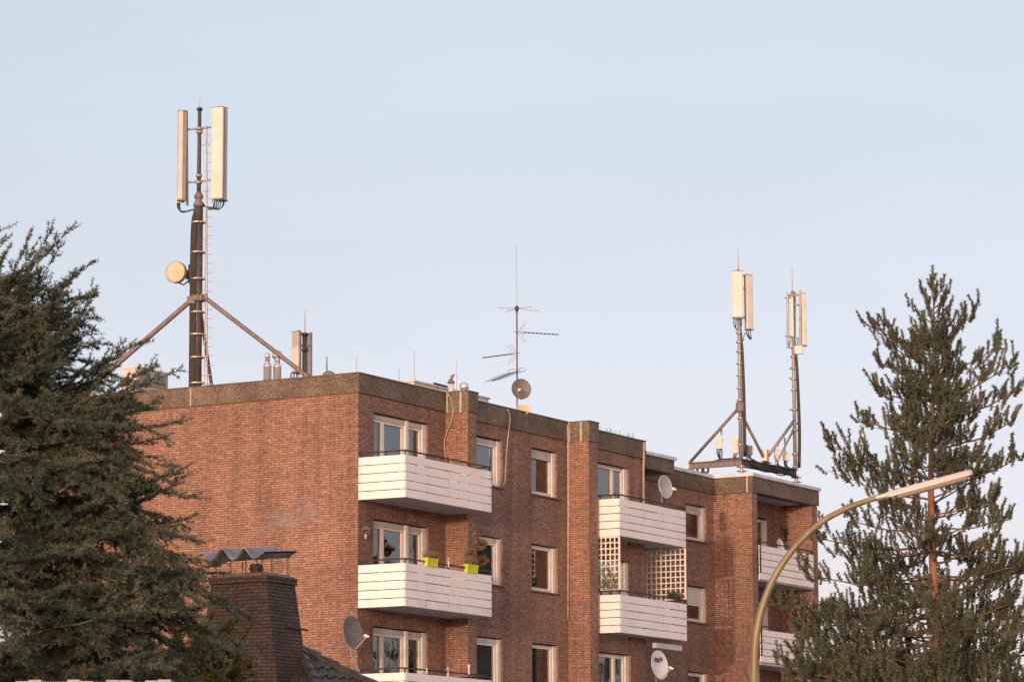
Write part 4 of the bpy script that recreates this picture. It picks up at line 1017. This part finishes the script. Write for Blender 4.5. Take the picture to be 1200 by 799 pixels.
# chimney: battered brick stack
x0, y0 = corner.x, corner.y
bt = .30/2.0; zb = ZE+.3; dz = ztop-zb
st = MB(); top_ = [(x0, y0), (x0+wx, y0), (x0+wx, y0+wy), (x0, y0+wy)]
bot_ = [(x0-.02*dz, y0-bt*dz), (x0+wx+.02*dz, y0-bt*dz), (x0+wx+.02*dz, y0+wy+bt*dz), (x0-.02*dz, y0+wy+bt*dz)]
st.hexa([(*p, zb) for p in bot_] + [(*p, ztop-.16) for p in top_])
ch = st.build('chimney', M['chimney_brick'], HS)
MB().box(x0-.03, x0+wx+.03, y0-.03, y0+wy+.03, ztop-.159, ztop-.04).build('crown_course', M['chimney_brick'], ch)
MB().hexa([(x0-.035, y0-.035, ztop-.039), (x0+wx+.035, y0-.035, ztop-.039), (x0+wx+.035, y0+wy+.035, ztop-.039), (x0-.035, y0+wy+.035, ztop-.039),
           (x0+.1, y0+.1, ztop+.03), (x0+wx-.1, y0+.1, ztop+.03), (x0+wx-.1, y0+wy-.1, ztop+.03), (x0+.1, y0+wy-.1, ztop+.03)]).build('crown', M['crown_concrete'], ch)
pc = Vector((x0+wx*.45, y0+wy*.42, ztop))
MB().lathe(pc, (0, 0, 1), [(.11, 0), (.11, .10), (.135, .11), (.135, .15), (.115, .16), (.115, .21), (.08, .215)], 16).build('flue_pot', M['pot'], ch, smooth=False)
MB().lathe(pc+Vector((0, 0, .21)), (0, 0, 1), [(.03, 0), (.055, .02), (.05, .05), (.02, .07)], 12).build('flue_cap', M['chrome'], ch, smooth=True)
# corrugated cover on thin rods
sh = MB(); ns, nd = 56, 8; sy0, sy1 = y0+wy+.20, y0-.06; sx0, sx1 = x0-.16, x0+wx-.02
def shp(i, j):
    t = i/ns; s = j/nd; y = sy0+(sy1-sy0)*t; x = sx0+(sx1-sx0)*s
    amp = .10*(1-.6*max(0, (t-.72)/.28)) * (0.4+.6*min(1, t/.2))
    z = ztop+.33 + amp*math.sin(2*PI*(t*3.05-.85)) - .03*t + .03*math.sin(PI*t) + .10*s
    return Vector((x, y, z))
for th in (0, .028):
    i0 = len(sh.v)
    for i in range(ns+1):
        for j in range(nd+1): sh.v.append(tuple(shp(i, j)+Vector((0, 0, th))))
    for i in range(ns):
        for j in range(nd):
            q_ = (i0+i*(nd+1)+j, i0+(i+1)*(nd+1)+j, i0+(i+1)*(nd+1)+j+1, i0+i*(nd+1)+j+1); sh.f.append(q_ if th else q_[::-1])
i1 = (ns+1)*(nd+1)
for i in range(ns):
    for j in (0, nd):
        a_ = i*(nd+1)+j; b_ = a_+nd+1; sh.f.append((a_, b_, b_+i1, a_+i1))
cov = sh.build('rain_cover', M['sheet'], ch, smooth=True)
for yy in (.03, .32, .62, .94):
    for s, xx in ((.16, x0+.04), (.85, x0+wx-.06)):
        y = y0+wy-.05-yy*(wy-.1); t = (y-sy0)/(sy1-sy0); MB().tube([(xx, y, ztop), (xx, y, shp(t*ns, s*nd).z)], .009, 5).build('support_rod', M['black'], ch)
MB().tube([(x0+.35, y0-bt*.9-.07, ztop-.95), (x0+wx+.15, y0-bt*.9-.05, ztop-.97)], .02, 6).build('tie_rod', M['black'], ch)
# thin smoke drifting off the flue
smk = MB(); sp = [pc+Vector(q_) for q_ in ((0, 0, .25), (.02, -.04, .45), (.05, -.05, .62), (.08, -.16, .82), (.12, -.42, 1.0), (.15, -.75, 1.1), (.2, -1.05, 1.22))]
smk.tube(smooth_pts(sp, 4), [.06+.20*k/24 for k in range(25)], 12)
mt = bpy.data.materials.new('smoke'); mt.use_nodes = True; t = mt.node_tree; t.nodes.clear()
out = N(t, 'ShaderNodeOutputMaterial'); pvn = N(t, 'ShaderNodeVolumePrincipled'); pvn.inputs['Color'].default_value = (.95, .95, .95, 1)
tc = N(t, 'ShaderNodeTexCoord'); nz = N(t, 'ShaderNodeTexNoise'); nz.inputs['Scale'].default_value = 2.2; nz.inputs['Detail'].default_value = 5
t.links.new(tc.outputs['Object'], nz.inputs['Vector'])
mr = N(t, 'ShaderNodeMapRange'); mr.inputs[1].default_value = .38; mr.inputs[2].default_value = .75; mr.inputs[3].default_value = 0; mr.inputs[4].default_value = 1.3
t.links.new(nz.outputs['Fac'], mr.inputs[0]); t.links.new(mr.outputs[0], pvn.inputs['Density']); t.links.new(pvn.outputs[0], out.inputs['Volume'])
o = smk.build('smoke', mt, None, loc=tuple(pc)); tag(o, 'thin wisp of pale smoke above the brick chimney', 'smoke', kind='stuff')

# low pale roof under the cedar
a, b = at(42, 796.8, 20.5), at(176, 795.8, 20.5)
SH = thing('garden_shed', 'low garden shed whose pale roof edge shows beneath the cedar', 'shed', (*((a+b)/2).xy, 0))
ex = Vector((LAT.x, LAT.y, 0)); ey = Vector((DEP.x, DEP.y, 0)); c = (a+b)/2
MB().obox((c.x+ey.x*1.0, c.y+ey.y*1.0, (c.z-.12)/2), ex, ey, (0, 0, 1), .42, .85, (c.z-.12)/2).build('wall', M['timber'], SH)
rm = MB()
for k in range(12):
    s0 = -.46+.92*k/12; rm.obox((c.x+ey.x*1.0+ex.x*(s0+.038), c.y+ey.y*1.0+ex.y*(s0+.038), c.z-.06+.008*math.sin(k*1.9)), ex, ey, (0, 0, 1), .037, 1.0, .055)
rm.build('roof', M['white_roof'], SH)
MB().obox((c.x+ey.x*.14, c.y+ey.y*.14, .85), ex, ey, (0, 0, 1), .25, .012, .8).build('door', M['frame'], SH)

# ------------------------------------------------------------------ unseen houses, added to keep the low sun off the chimney
def shade_house(cx, cy, label, hz, wd, ln, mat):
    r = thing('shading_house', label, 'house', (cx, cy, 0), 'unseen houses added to shade the chimney')
    MB().box(cx-wd/2, cx+wd/2, cy-ln/2, cy+ln/2, 0, hz).build('wall', M[mat], r)
    rz = hz+wd*.42; e = .4
    MB().hexa([(cx-wd/2-e, cy-ln/2-e, hz-.1), (cx+wd/2+e, cy-ln/2-e, hz-.1), (cx+wd/2+e, cy+ln/2+e, hz-.1), (cx-wd/2-e, cy+ln/2+e, hz-.1),
               (cx-.05, cy-ln/2-e, rz), (cx+.05, cy-ln/2-e, rz), (cx+.05, cy+ln/2+e, rz), (cx-.05, cy+ln/2+e, rz)]).build('roof', M['tile'], r)
    for k in range(int(ln//3)):
        for z in (1.0, 3.7):
            if z+1.3 > hz: continue
            y = cy-ln/2+1.5+k*3
            w_ = MB().box(cx+wd/2-.05, cx+wd/2+.03, y-.6, y+.6, z, z+1.3).build('window', M['frame'], r)
            MB().box(cx+wd/2+.031, cx+wd/2+.035, y-.5, y+.5, z+.1, z+1.2).build('pane', M['glass'], w_)
    MB().box(cx-.4, cx+.4, cy-.3, cy+.3, rz-1.2, rz+.6).build('chimney', M['house_brick'], r)
shade_house(-66, -17.5, 'unseen brick house with a steep tiled roof, added to shade the chimney, nearer the road', 5.8, 9, 15, 'house_brick')
shade_house(-66, 2.0, 'unseen pale plastered house with a steep tiled roof, added to shade the chimney', 6.0, 9, 16, 'plaster')

# ------------------------------------------------------------------ trees
import numpy as np
rng = np.random.default_rng(11)
def unit(a): return a/np.maximum(np.linalg.norm(a, axis=-1, keepdims=True), 1e-9)
def frames(d):
    """orthonormal side / normal vectors for directions d (n,3)"""
    up = np.where(np.abs(d[:, 2:3]) > .95, np.array([[1., 0, 0]]), np.array([[0, 0, 1.]]))
    s = unit(np.cross(d, up)); return s, np.cross(s, d)
def tri_mesh(name, tris, mat, parent, extra=None):
    """tris (n,3,3) in world coordinates, one mesh under parent"""
    o0 = np.array(org(parent)); v = (tris.reshape(-1, 3)-o0).astype(np.float32); n = len(tris)
    me = bpy.data.meshes.new(name); me.vertices.add(len(v)); me.vertices.foreach_set('co', v.ravel())
    me.loops.add(3*n); me.loops.foreach_set('vertex_index', np.arange(3*n, dtype=np.int32))
    me.polygons.add(n); me.polygons.foreach_set('loop_start', np.arange(0, 3*n, 3, dtype=np.int32)); me.polygons.foreach_set('loop_total', np.full(n, 3, dtype=np.int32))
    me.materials.append(mat); me.update(calc_edges=True)
    o = bpy.data.objects.new(name, me); COL.objects.link(o); o.parent = parent; return o
def needles(base, d, length, width):
    """one slim triangle per needle"""
    s = unit(np.cross(d, unit(rng.normal(size=d.shape))))*width
    return np.stack([base-s, base+s, base+d*length], axis=1)
def tufts(pos, axis, L, n=84, nl=.058, wd=.0095, spread=1.25):
    """bottle-brush shoots: needles all round an axis, pointing forwards"""
    k = len(pos); P_ = np.repeat(pos, n, 0); A_ = np.repeat(unit(axis), n, 0); Ls = np.repeat(L, n)[:, None]
    t = np.tile(np.linspace(.0, .92, n), k)[:, None]
    s, u = frames(A_); w = rng.uniform(0, 2*np.pi, (k*n, 1))
    rad = s*np.cos(w)+u*np.sin(w)
    d = unit(A_*(.35+.45*t)+rad*spread*(1.05-.4*t)+rng.normal(size=(k*n, 3))*.08)
    return needles(P_+A_*t*Ls, d, rng.uniform(.75, 1.15, (k*n, 1))*nl, wd)
def interp(tab, x): return float(np.interp(x, [a for a, b in tab], [b for a, b in tab]))

trunk_gap = (5.8, 8.1)                           # where the bare trunk shows on the street side
def make_pine(root_xy, top_z, env, z_low, d, tips, spire, seed, label, bare_from=None, cat='tree', group=None):
    """env: half width in metres against height; tips: (point, start height) of branches that shape the outline"""
    R_ = random.Random(seed)
    T = thing('pine_tree', label, cat, (root_xy[0], root_xy[1], 0), group)
    bx, by = root_xy
    def trunk_pt(z): return Vector((bx+.10*math.sin(z*.55)*(1-z/top_z), by+.06*math.cos(z*.8), z))
    tk = MB(); zs = [top_z*k/26 for k in range(27)]
    tk.tube([trunk_pt(z) for z in zs], [max(.006, .165*(1-z/top_z)**1.05+.005) for z in zs], 10); tk.build('trunk', M['bark'], T, smooth=True)
    lim = MB(); tp, ta, tl = [], [], []
    def branch(p0, p1, lift, bare=.25, dens=1.0):
        L = (p1-p0).length; mid = p0.lerp(p1, .5)+Vector((R_.uniform(-.06, .06)*L, R_.uniform(-.06, .06)*L, -lift*L)); n = max(5, int(L/.16))
        pts = []
        for k in range(n+1):
            t = k/n; pts.append(p0*(1-t)**2+mid*(2*t*(1-t))+p1*t*t+Vector((R_.uniform(-.02, .02), R_.uniform(-.02, .02), R_.uniform(-.015, .015))))
        lim.tube(pts, [max(.007, .008+.010*L*(1-k/n)) for k in range(n+1)], 5, caps=False)
        for k in range(1, n+1):
            t = k/n
            if t < bare: continue
            d_ = (pts[k]-pts[k-1]).normalized()
            for sgn in (1, -1):
                if R_.random() > .66*dens: continue
                side = d_.cross(Vector((0, 0, 1))).normalized()*sgn
                tl_ = R_.uniform(.2, .62)*(1.15-.5*t)*min(1.2, .55+L*.3)
                dr = (d_*R_.uniform(.2, .9)+side*R_.uniform(.3, 1.0)+Vector((0, 0, R_.uniform(-.25, .85)))).normalized()
                e = pts[k]+dr*tl_; lim.tube([pts[k], pts[k]+dr*tl_*.6-Vector((0, 0, .02)), e], [.007, .005, .004], 4, caps=False)
                m_ = 1+int(tl_/.16)
                for j in range(m_):
                    q = pts[k].lerp(e, 1-j*.3)+Vector((R_.gauss(0, .04), R_.gauss(0, .04), R_.gauss(0, .04))); ax = (dr*.5+Vector((R_.gauss(0, .3), R_.gauss(0, .3), R_.uniform(.55, 1.5)))).normalized()
                    tp.append(q-ax*.05); ta.append(ax); tl.append(R_.uniform(.22, .38))
            if t > .55 and R_.random() < .75:
                ax = (d_*.5+Vector((R_.gauss(0, .2), R_.gauss(0, .2), .8))).normalized(); tp.append(pts[k]); ta.append(ax); tl.append(R_.uniform(.14, .24))
        ax = ((pts[-1]-pts[-2]).normalized()*.6+Vector((0, 0, .7))).normalized()
        tp.append(pts[-1]-ax*.05); ta.append(ax); tl.append(.28)
        for s_ in range(2):
            a2 = (ax+Vector((R_.gauss(0, .6), R_.gauss(0, .6), R_.uniform(-.1, .3)))).normalized(); tp.append(pts[-1]-ax*.12); ta.append(a2); tl.append(.2)
    z = z_low
    while z < top_z-1.05:
        w = interp(env, z); fr = z/top_z; m_ = 11 if fr < .5 else 9 if fr < .64 else 7 if fr < .85 else 4
        a0 = R_.uniform(0, 2*PI)
        for k in range(m_):
            a = a0+2*PI*k/m_+R_.uniform(-.4, .4); L = w*R_.uniform(.55, 1.0)
            rise = L*(R_.uniform(.6, 1.1) if fr > .88 else R_.uniform(.05, .7) if fr > .6 else R_.uniform(-.3, .4))
            p0 = trunk_pt(z-max(0, rise)*.6)
            e = Vector((bx+math.cos(a)*L, by+math.sin(a)*L, min(top_z-.05, z+rise*.4)))
            if trunk_gap[0] < z < trunk_gap[1] and (math.cos(a)*DEP.x+math.sin(a)*DEP.y) < -.55 and R_.random() < .3: continue
            bare = .15 if fr > .72 else .38
            branch(p0, e, .10 if fr < .8 else .06, bare)
        z += R_.uniform(.24, .36) if fr < .55 else R_.uniform(.30, .46) if fr < .85 else .26
    for e, zs_ in tips:
        branch(trunk_pt(zs_), Vector(e), .12, .45 if (Vector(e)-trunk_pt(zs_)).length > 1.2 else .3)
    for e, zs_ in spire:
        e = Vector(e); p0 = trunk_pt(zs_); mid = p0.lerp(e, .55)-Vector((0, 0, .05)); lim.tube([p0, mid, e], [.014, .01, .007], 5, caps=False)
        d_ = ((e-mid).normalized()*.5+Vector((0, 0, .8))).normalized()
        for j in range(4 if (e-p0).length > .35 else 2):
            q = e.lerp(mid, j*.4) if j else e; ax = (d_+Vector((R_.gauss(0, .28)*min(j, 1), R_.gauss(0, .28)*min(j, 1), 0))).normalized(); tp.append(q-ax*.06); ta.append(ax); tl.append(R_.uniform(.22, .32))
    # leader
    for k in range(3):
        zz = top_z-.12*k; ax = Vector((R_.gauss(0, .35)*min(1, k), R_.gauss(0, .35)*min(1, k), 1)).normalized(); tp.append(trunk_pt(zz)-ax*.08); ta.append(ax); tl.append(.26)
    lim.build('limbs', M['bark_lower'], T)
    tr = tufts(np.array([tuple(p) for p in tp]), np.array([tuple(p) for p in ta]), np.array(tl))
    tri_mesh('crown', tr, M['pine'], T)
    print('pine tufts', len(tp), 'tris', len(tr))
    return T
DP = 60.0
pb = at(1098, 700, DP); mpp = DP/FOC
def zv(v, d, u=1098): return at(u, v, d).z
env = sorted([(zv(v, DP), w*mpp) for v, w in ((325, 2), (345, 6), (365, 13), (390, 16), (420, 30), (460, 46), (500, 54), (530, 70), (570, 82), (620, 102), (660, 116), (700, 136), (760, 165), (860, 190))])
tips = [(at(u, v, DP+dd), zv(v0, DP)) for u, v, dd, v0 in ((1022, 380, -.2, 418), (1030, 424, .3, 448), (1028, 458, -.4, 470), (1016, 493, .2, 510), (974, 522, -.3, 560), (990, 558, .4, 585), (1138, 370, -.3, 405),
        (1168, 405, .3, 440), (1186, 425, -.3, 470), (1192, 458, .2, 492), (1188, 493, .4, 525), (1199, 532, -.2, 570), (958, 628, -.5, 640), (950, 674, .2, 680), (916, 708, -.9, 705), (930, 762, -.6, 750), (940, 742, .3, 735), (922, 780, -.2, 775), (950, 790, -1, 780), (975, 770, .4, 760), (985, 725, .6, 720), (1000, 540, .6, 575), (1040, 402, .4, 430), (1150, 440, .5, 470))]
PINE = make_pine((pb.x, pb.y), zv(322, DP), env, zv(880, DP), DP, tips, [(at(u, v, DP+dd), zv(v0, DP)) for u, v, v0, dd in ((1091, 334, 352, 0), (1105, 334, 352, .05), (1112, 341, 362, 0), (1080, 340, 366, -.05), (1086, 354, 372, .1), (1107, 352, 368, -.1), (1065, 356, 380, .1), (1114, 360, 380, 0), (1082, 374, 392, -.1),
        (1096, 348, 362, -.2), (1101, 366, 380, -.2), (1092, 378, 392, -.25), (1118, 374, 392, .1), (1075, 386, 402, .1), (1128, 384, 402, -.1), (1106, 386, 398, -.25), (1098, 340, 352, -.12), (1088, 364, 380, -.2), (1110, 376, 392, .25), (1100, 394, 404, -.3), (1084, 398, 408, -.2), (1116, 398, 410, -.2))], 5, 'tall dark green pine with bottle-brush shoots and an orange trunk behind the street lamp')

# unseen pine copies, added off to the right for the windows to mirror
def copy_tree(o, parent=None):
    c = o.copy(); COL.objects.link(c)
    if parent: c.parent = parent
    for ch_ in list(o.children): copy_tree(ch_, c)
    return c

for x, y, sc_, rz in ((31, -15, 1.22, .6), (37, -18.5, 1.35, 2.1), (44, -21, 1.15, 3.7), (52, -25, 1.4, 5.0)):
    c = copy_tree(PINE); c.location = (x, y, 0); c.scale = (sc_, sc_, sc_); c.rotation_euler = (0, 0, rz)
    c['label'] = 'unseen tall pine added right of the apartment block for its windows to mirror'; c['group'] = 'pines further along the street'

# -- cedar on the left
def cedar_template(seed):
    """one flat cedar bough of unit length along +x, in numpy: needle triangles and twig segments"""
    r = np.random.default_rng(seed); seg = []          # (p0, p1, radius)
    x = .12
    while x < 1.0:
        for sg in (1, -1):
            L = (.30*(1-.72*x)+.03)*r.uniform(.6, 1.15); ang = r.uniform(.65, 1.1)
            p0 = np.array([x, 0, 0]); d = np.array([math.cos(ang), sg*math.sin(ang), r.uniform(-.12, .16)])
            p1 = p0+d*L*.5; p2 = p1+(d+np.array([.35, 0, r.uniform(-.1, .3)]))*L*.5/1.1
            seg += [(p0, p1), (p1, p2)]
            m_ = int(L/.035)
            for k in range(1, m_):
                t = k/m_; q = p0+(p1-p0)*(t*2) if t < .5 else p1+(p2-p1)*(t*2-1)
                a2 = r.uniform(.6, 1.0)*(1 if k % 2 else -1); c_, s_ = math.cos(a2), math.sin(a2)
                d2 = np.array([d[0]*c_-d[1]*s_, d[0]*s_+d[1]*c_, r.uniform(-.2, .35)]); seg.append((q, q+d2*L*.30*(1.1-t)*r.uniform(.5, 1.2)))
        x += r.uniform(.022, .04)
    seg += [(np.array([a, 0, 0]), np.array([a+.05, 0, 0])) for a in np.arange(.05, .99, .05)]
    return np.array(seg)
CT = [cedar_template(s) for s in range(5)]
def twig_template(seed):
    r = np.random.default_rng(seed); seg = []; x = .05
    while x < .97:
        for sg in (1, -1):
            if r.random() < .15: continue
            L = (.30*(1-.75*x)+.05)*r.uniform(.5, 1.3); ang = r.uniform(.5, 1.25)
            p0 = np.array([x, 0, 0]); d = np.array([math.cos(ang), sg*math.sin(ang), r.uniform(-.15, .35)])
            p1 = p0+d*L*.55; p2 = p1+(d+np.array([.4, 0, r.uniform(-.1, .35)]))*L*.4; seg += [(p0, p1), (p1, p2)]
            if L > .2:
                a2 = sg*r.uniform(-.9, -.4); q = p0+d*L*.4; seg.append((q, q+np.array([d[0]*math.cos(a2)-d[1]*math.sin(a2), d[0]*math.sin(a2)+d[1]*math.cos(a2), .1])*L*.4))
        x += r.uniform(.06, .12)
    seg += [(np.array([a, 0, 0]), np.array([a+.1, 0, 0])) for a in np.arange(0, .99, .1)]
    return np.array(seg)
CT = [twig_template(s) for s in range(8)]
def make_cedar(name, label, xy, top_z, limbs, matname, needle=(.030, .0036), spacing=.016, per=5, seed=3, size=.62, step=.17, updn=(-.35, .35)):
    """limbs: (start, end, droop, airy); each carries many small flat sprays whose twigs bear short needles"""
    R_ = np.random.default_rng(seed); T = thing(name, label, 'tree', (xy[0], xy[1], 0))
    tk = MB(); tk.tube([(xy[0]+.05*math.sin(k), xy[1], top_z*k/12) for k in range(13)], [.16*(1-k/12.6)+.01 for k in range(13)], 10); tk.build('trunk', M['cedar_bark'], T, smooth=True)
    limb = MB(); S0, S1 = [], []
    def spray(p0, d, L, roll):
        side = unit(np.cross(d, [0, 0, 1.])[None])[0]; nrm = np.cross(side, d)
        cr_, sr_ = math.cos(roll), math.sin(roll); side, nrm = side*cr_+nrm*sr_, nrm*cr_-side*sr_
        bend = R_.uniform(-.45, .25)
        def warp(q): return p0+d*(q[:, 0:1]*L)+side*(q[:, 1:2]*L)+nrm*(q[:, 2:3]*L)+np.array([0, 0, 1.])*(bend*L*q[:, 0:1]**2)-np.array([0, 0, 1.])*(np.abs(q[:, 1:2])*L*.2)
        sg = CT[R_.integers(len(CT))]; S0.append(warp(sg[:, 0])); S1.append(warp(sg[:, 1]))
    for p0, p1, droop, tip in limbs:
        p0, p1 = np.array(p0), np.array(p1); ax = p1-p0; L = np.linalg.norm(ax); n = max(6, int(L/(step*(1.75 if tip else 1))))
        side = unit(np.cross(ax, [0, 0, 1.])[None])[0]; ph = R_.uniform(0, 6.3, 2)
        ts = np.linspace(0, 1, n+1)[:, None]
        pts = p0+ax*ts+np.array([0, 0, 1.])*(-droop*L*np.sin(np.pi*ts)+.02*L*np.sin(ts*9+ph[0]))+side*(.03*L*np.sin(ts*7+ph[1]))
        limb.tube([tuple(p) for p in pts], [.006+.013*L*(1-k/n) for k in range(n+1)], 5, caps=False)
        for k in range(1, n+1):
            t = k/n; d0 = unit((pts[k]-pts[k-1])[None])[0]
            if t < .18: continue
            for sg in ((1, -1) if R_.random() < .45 else (R_.choice([1, -1]),)):
                d = unit((d0*R_.uniform(.4, 1.0)+side*sg*R_.uniform(.2, .95)+np.array([0, 0, R_.uniform(*updn)]))[None])[0]
                spray(pts[k], d, size*R_.uniform(.5, 1.25)*(1.15-.4*t), R_.uniform(-.7, .7))
        spray(pts[-1], unit((pts[-1]-pts[-2])[None]+np.array([[0, 0, .03*tip]]))[0], size*1.05, R_.uniform(-.4, .4))
    limb.build('limbs', M['cedar_bark'], T)
    a, b = np.concatenate(S0), np.concatenate(S1)
    ln = np.linalg.norm(b-a, axis=1); n = np.maximum(1, (ln/spacing).astype(int))
    idx = np.repeat(np.arange(len(a)), n*per); k = len(idx)
    t = R_.uniform(0, 1.05, (k, 1)); dd = unit(b-a)[idx]; base = a[idx]+(b-a)[idx]*t
    s, u = frames(dd); w = R_.uniform(0, 2*np.pi, (k, 1)); nd = unit(dd*R_.uniform(.15, .9, (k, 1))+s*np.cos(w)+u*np.sin(w)+np.array([0, 0, .3]))
    sd = unit(np.cross(nd, R_.normal(size=nd.shape)))*needle[1]
    tr = [np.stack([base-sd, base+sd, base+nd*needle[0]*R_.uniform(.7, 1.2, (k, 1))], 1)]
    s2 = unit(np.cross(b-a, [0, 0, 1.]))*.003; s3 = np.array([0, 0, .003])
    tr += [np.stack([a-s2, a+s2, b], 1), np.stack([a-s3, a+s3, b], 1)]
    tr = np.concatenate(tr); tri_mesh('crown', tr, M[matname], T); print(name, len(limbs), len(S0), len(tr)); return T
DC = 26.0
tu = -50
cb0 = at(tu, 500, DC)
def czv(v): return at(tu, v, DC).z
R2 = random.Random(21)
bo = []
for u, v, v0, dd in ((2, 312, 410, .1), (10, 288, 370, 0), (26, 306, 395, .2), (44, 318, 400, -.2), (53, 322, 400, .3), (75, 333, 420, -.1), (111, 325, 440, .2), (114, 342, 450, -.2), (116, 364, 440, .35), (110, 384, 450, -.3), (133, 402, 480, 0), (170, 413, 500, .1), (112, 404, 470, -.4),
                     (202, 441, 540, 0), (185, 460, 510, .3), (183, 486, 520, -.2), (190, 512, 500, .2), (182, 546, 520, -.3), (216, 561, 560, 0), (201, 596, 550, .3), (222, 618, 590, -.2), (225, 654, 590, .1), (240, 650, 600, -.2), (262, 690, 630, -.3), (278, 700, 650, .1), (262, 735, 680, .2), (250, 704, 640, .3), (285, 745, 690, -.1), (255, 762, 700, .4), (272, 790, 720, -.3), (230, 735, 670, .5), (225, 690, 620, -.5), (205, 640, 590, .6), (245, 680, 640, .6), (215, 780, 720, .2), (235, 765, 690, -.2), (160, 440, 500, .5), (150, 470, 505, -.5)):
    e = at(u, v, DC+dd); s = Vector((cb0.x, cb0.y, czv(v0))); e = e-(e-s).normalized()*.5; bo.append((tuple(s), tuple(e), .10 if v < 470 else -.03, 1 if v < 480 else 0))
for u, v in ((60, 318), (95, 350), (112, 376), (158, 480), (170, 500), (160, 528), (180, 545), (188, 578), (194, 606), (200, 636), (212, 668), (84, 338)):
    u, v = u+R2.uniform(-6, 8), v+R2.uniform(-8, 8); e = at(u, v, DC+R2.uniform(-.5, .5)); s = Vector((cb0.x, cb0.y, czv(v+(90 if v < 470 else R2.uniform(-10, 40))))); e = e-(e-s).normalized()*.45
    bo.append((tuple(s), tuple(e), .08 if v < 470 else -.03, 1))
cenv = [(300, 30), (350, 70), (400, 120), (450, 165), (500, 195), (560, 215), (620, 240), (680, 275), (780, 285), (900, 285)]
v = 345
while v < 900:
    for k in range(1 if v < 440 else 2 if v < 510 else 3):
        a = R2.uniform(-2.6, .7)                     # mostly the side that faces the street
        L = interp(cenv, v)*DC/FOC*R2.uniform(.45, .85)
        dirn = LAT*math.cos(a)+DEP*math.sin(a)
        rise = L*R2.uniform(.15, .5) if v < 420 else L*R2.uniform(-.22, .12)
        s = Vector((cb0.x, cb0.y, czv(v)-max(0, rise)*.5)); e = s+dirn*L+Vector((0, 0, rise))
        bo.append((tuple(s), tuple(e), .08 if v < 420 else R2.uniform(-.10, .04), 0))
    v += 17 if v < 500 else 19
make_cedar('cedar_tree', 'dark green cedar with feathery drooping boughs filling the left edge', (cb0.x, cb0.y), czv(290), bo, 'cedar')
# -- olive cypress-like conifer at the foot of the chimney
DT = 36.0
tb = at(225, 760, DT); bo = []
for k in range(60):
    v = R2.uniform(752, 900); a = R2.uniform(-PI, PI); L = (26+.30*(v-740))*DT/FOC*R2.uniform(.6, 1.0)
    s = Vector((tb.x, tb.y, at(225, v+25, DT).z)); e = s+(LAT*math.cos(a)+DEP*math.sin(a))*L+Vector((0, 0, L*R2.uniform(.0, .8)))
    bo.append((tuple(s), tuple(e), .02, 0))
for u, v, v0 in ((262, 742, 800), (276, 760, 820), (284, 782, 830), (240, 738, 790), (205, 745, 800)):
    bo.append(((tb.x, tb.y, at(225, v0, DT).z), tuple(at(u, v, DT)), .03, 0))
make_cedar('cypress_tree', 'olive brown conifer with scaly sprays at the foot of the brick chimney', (tb.x, tb.y), at(225, 760, DT).z, bo, 'thuja', (.03, .006), .02, 5, 9, .34, .09, (-.2, .9))

# -- bare trees: behind the pine at the right edge and twigs in front of the far balcony
def bare_tree(name, label, cat, base, h, seed, r0, spread, levels=5, first=.35, lean=(0, 0), lf=(.45, .68)):
    R_ = random.Random(seed); T = thing(name, label, cat, base)
    tk, br = MB(), MB()
    def grow(p, d, L, r, lv, mb):
        n = 4; pts = [p]
        for k in range(n):
            d = (d+Vector((R_.gauss(0, .10), R_.gauss(0, .10), R_.gauss(.05, .07)))).normalized(); pts.append(pts[-1]+d*L/n)
        mb.tube(pts, [r*(1-.4*k/n) for k in range(n+1)], 6 if lv == 0 else 4, caps=False)
        if lv >= levels: return
        for k in range(R_.choice((3, 4)) if lv else 6):
            t = R_.uniform(first, 1); i = min(n-1, int(t*n)); q = pts[i].lerp(pts[i+1], t*n-i)
            a = R_.uniform(0, 2*PI); s = d.orthogonal().normalized(); s = (s*math.cos(a)+d.cross(s)*math.sin(a))
            grow(q, (d*(1-spread)+s*spread+Vector((0, 0, .12))).normalized(), L*R_.uniform(*lf), max(.004, r*.5*(1.1-.4*t)), lv+1, br)
    grow(Vector(base), Vector((lean[0], lean[1], 1)).normalized(), h, r0, 0, tk)
    tk.build('trunk', M['bare_bark'], T, smooth=True); br.build('branches', M['bare_bark'], T); return T
p = at(1180, 800, 84); bare_tree('bare_tree', 'leafless tree seen through gaps behind the pine at the right edge', 'tree', (p.x, p.y, 0), 6.2, 4, .13, .55)
p = at(945, 800, 66); bare_tree('bare_shrub', 'leafless twiggy shrub in front of the lower far balcony', 'shrub', (p.x, p.y, 0), 4.3, 8, .05, .42, 4, .62, lf=(.30, .46))
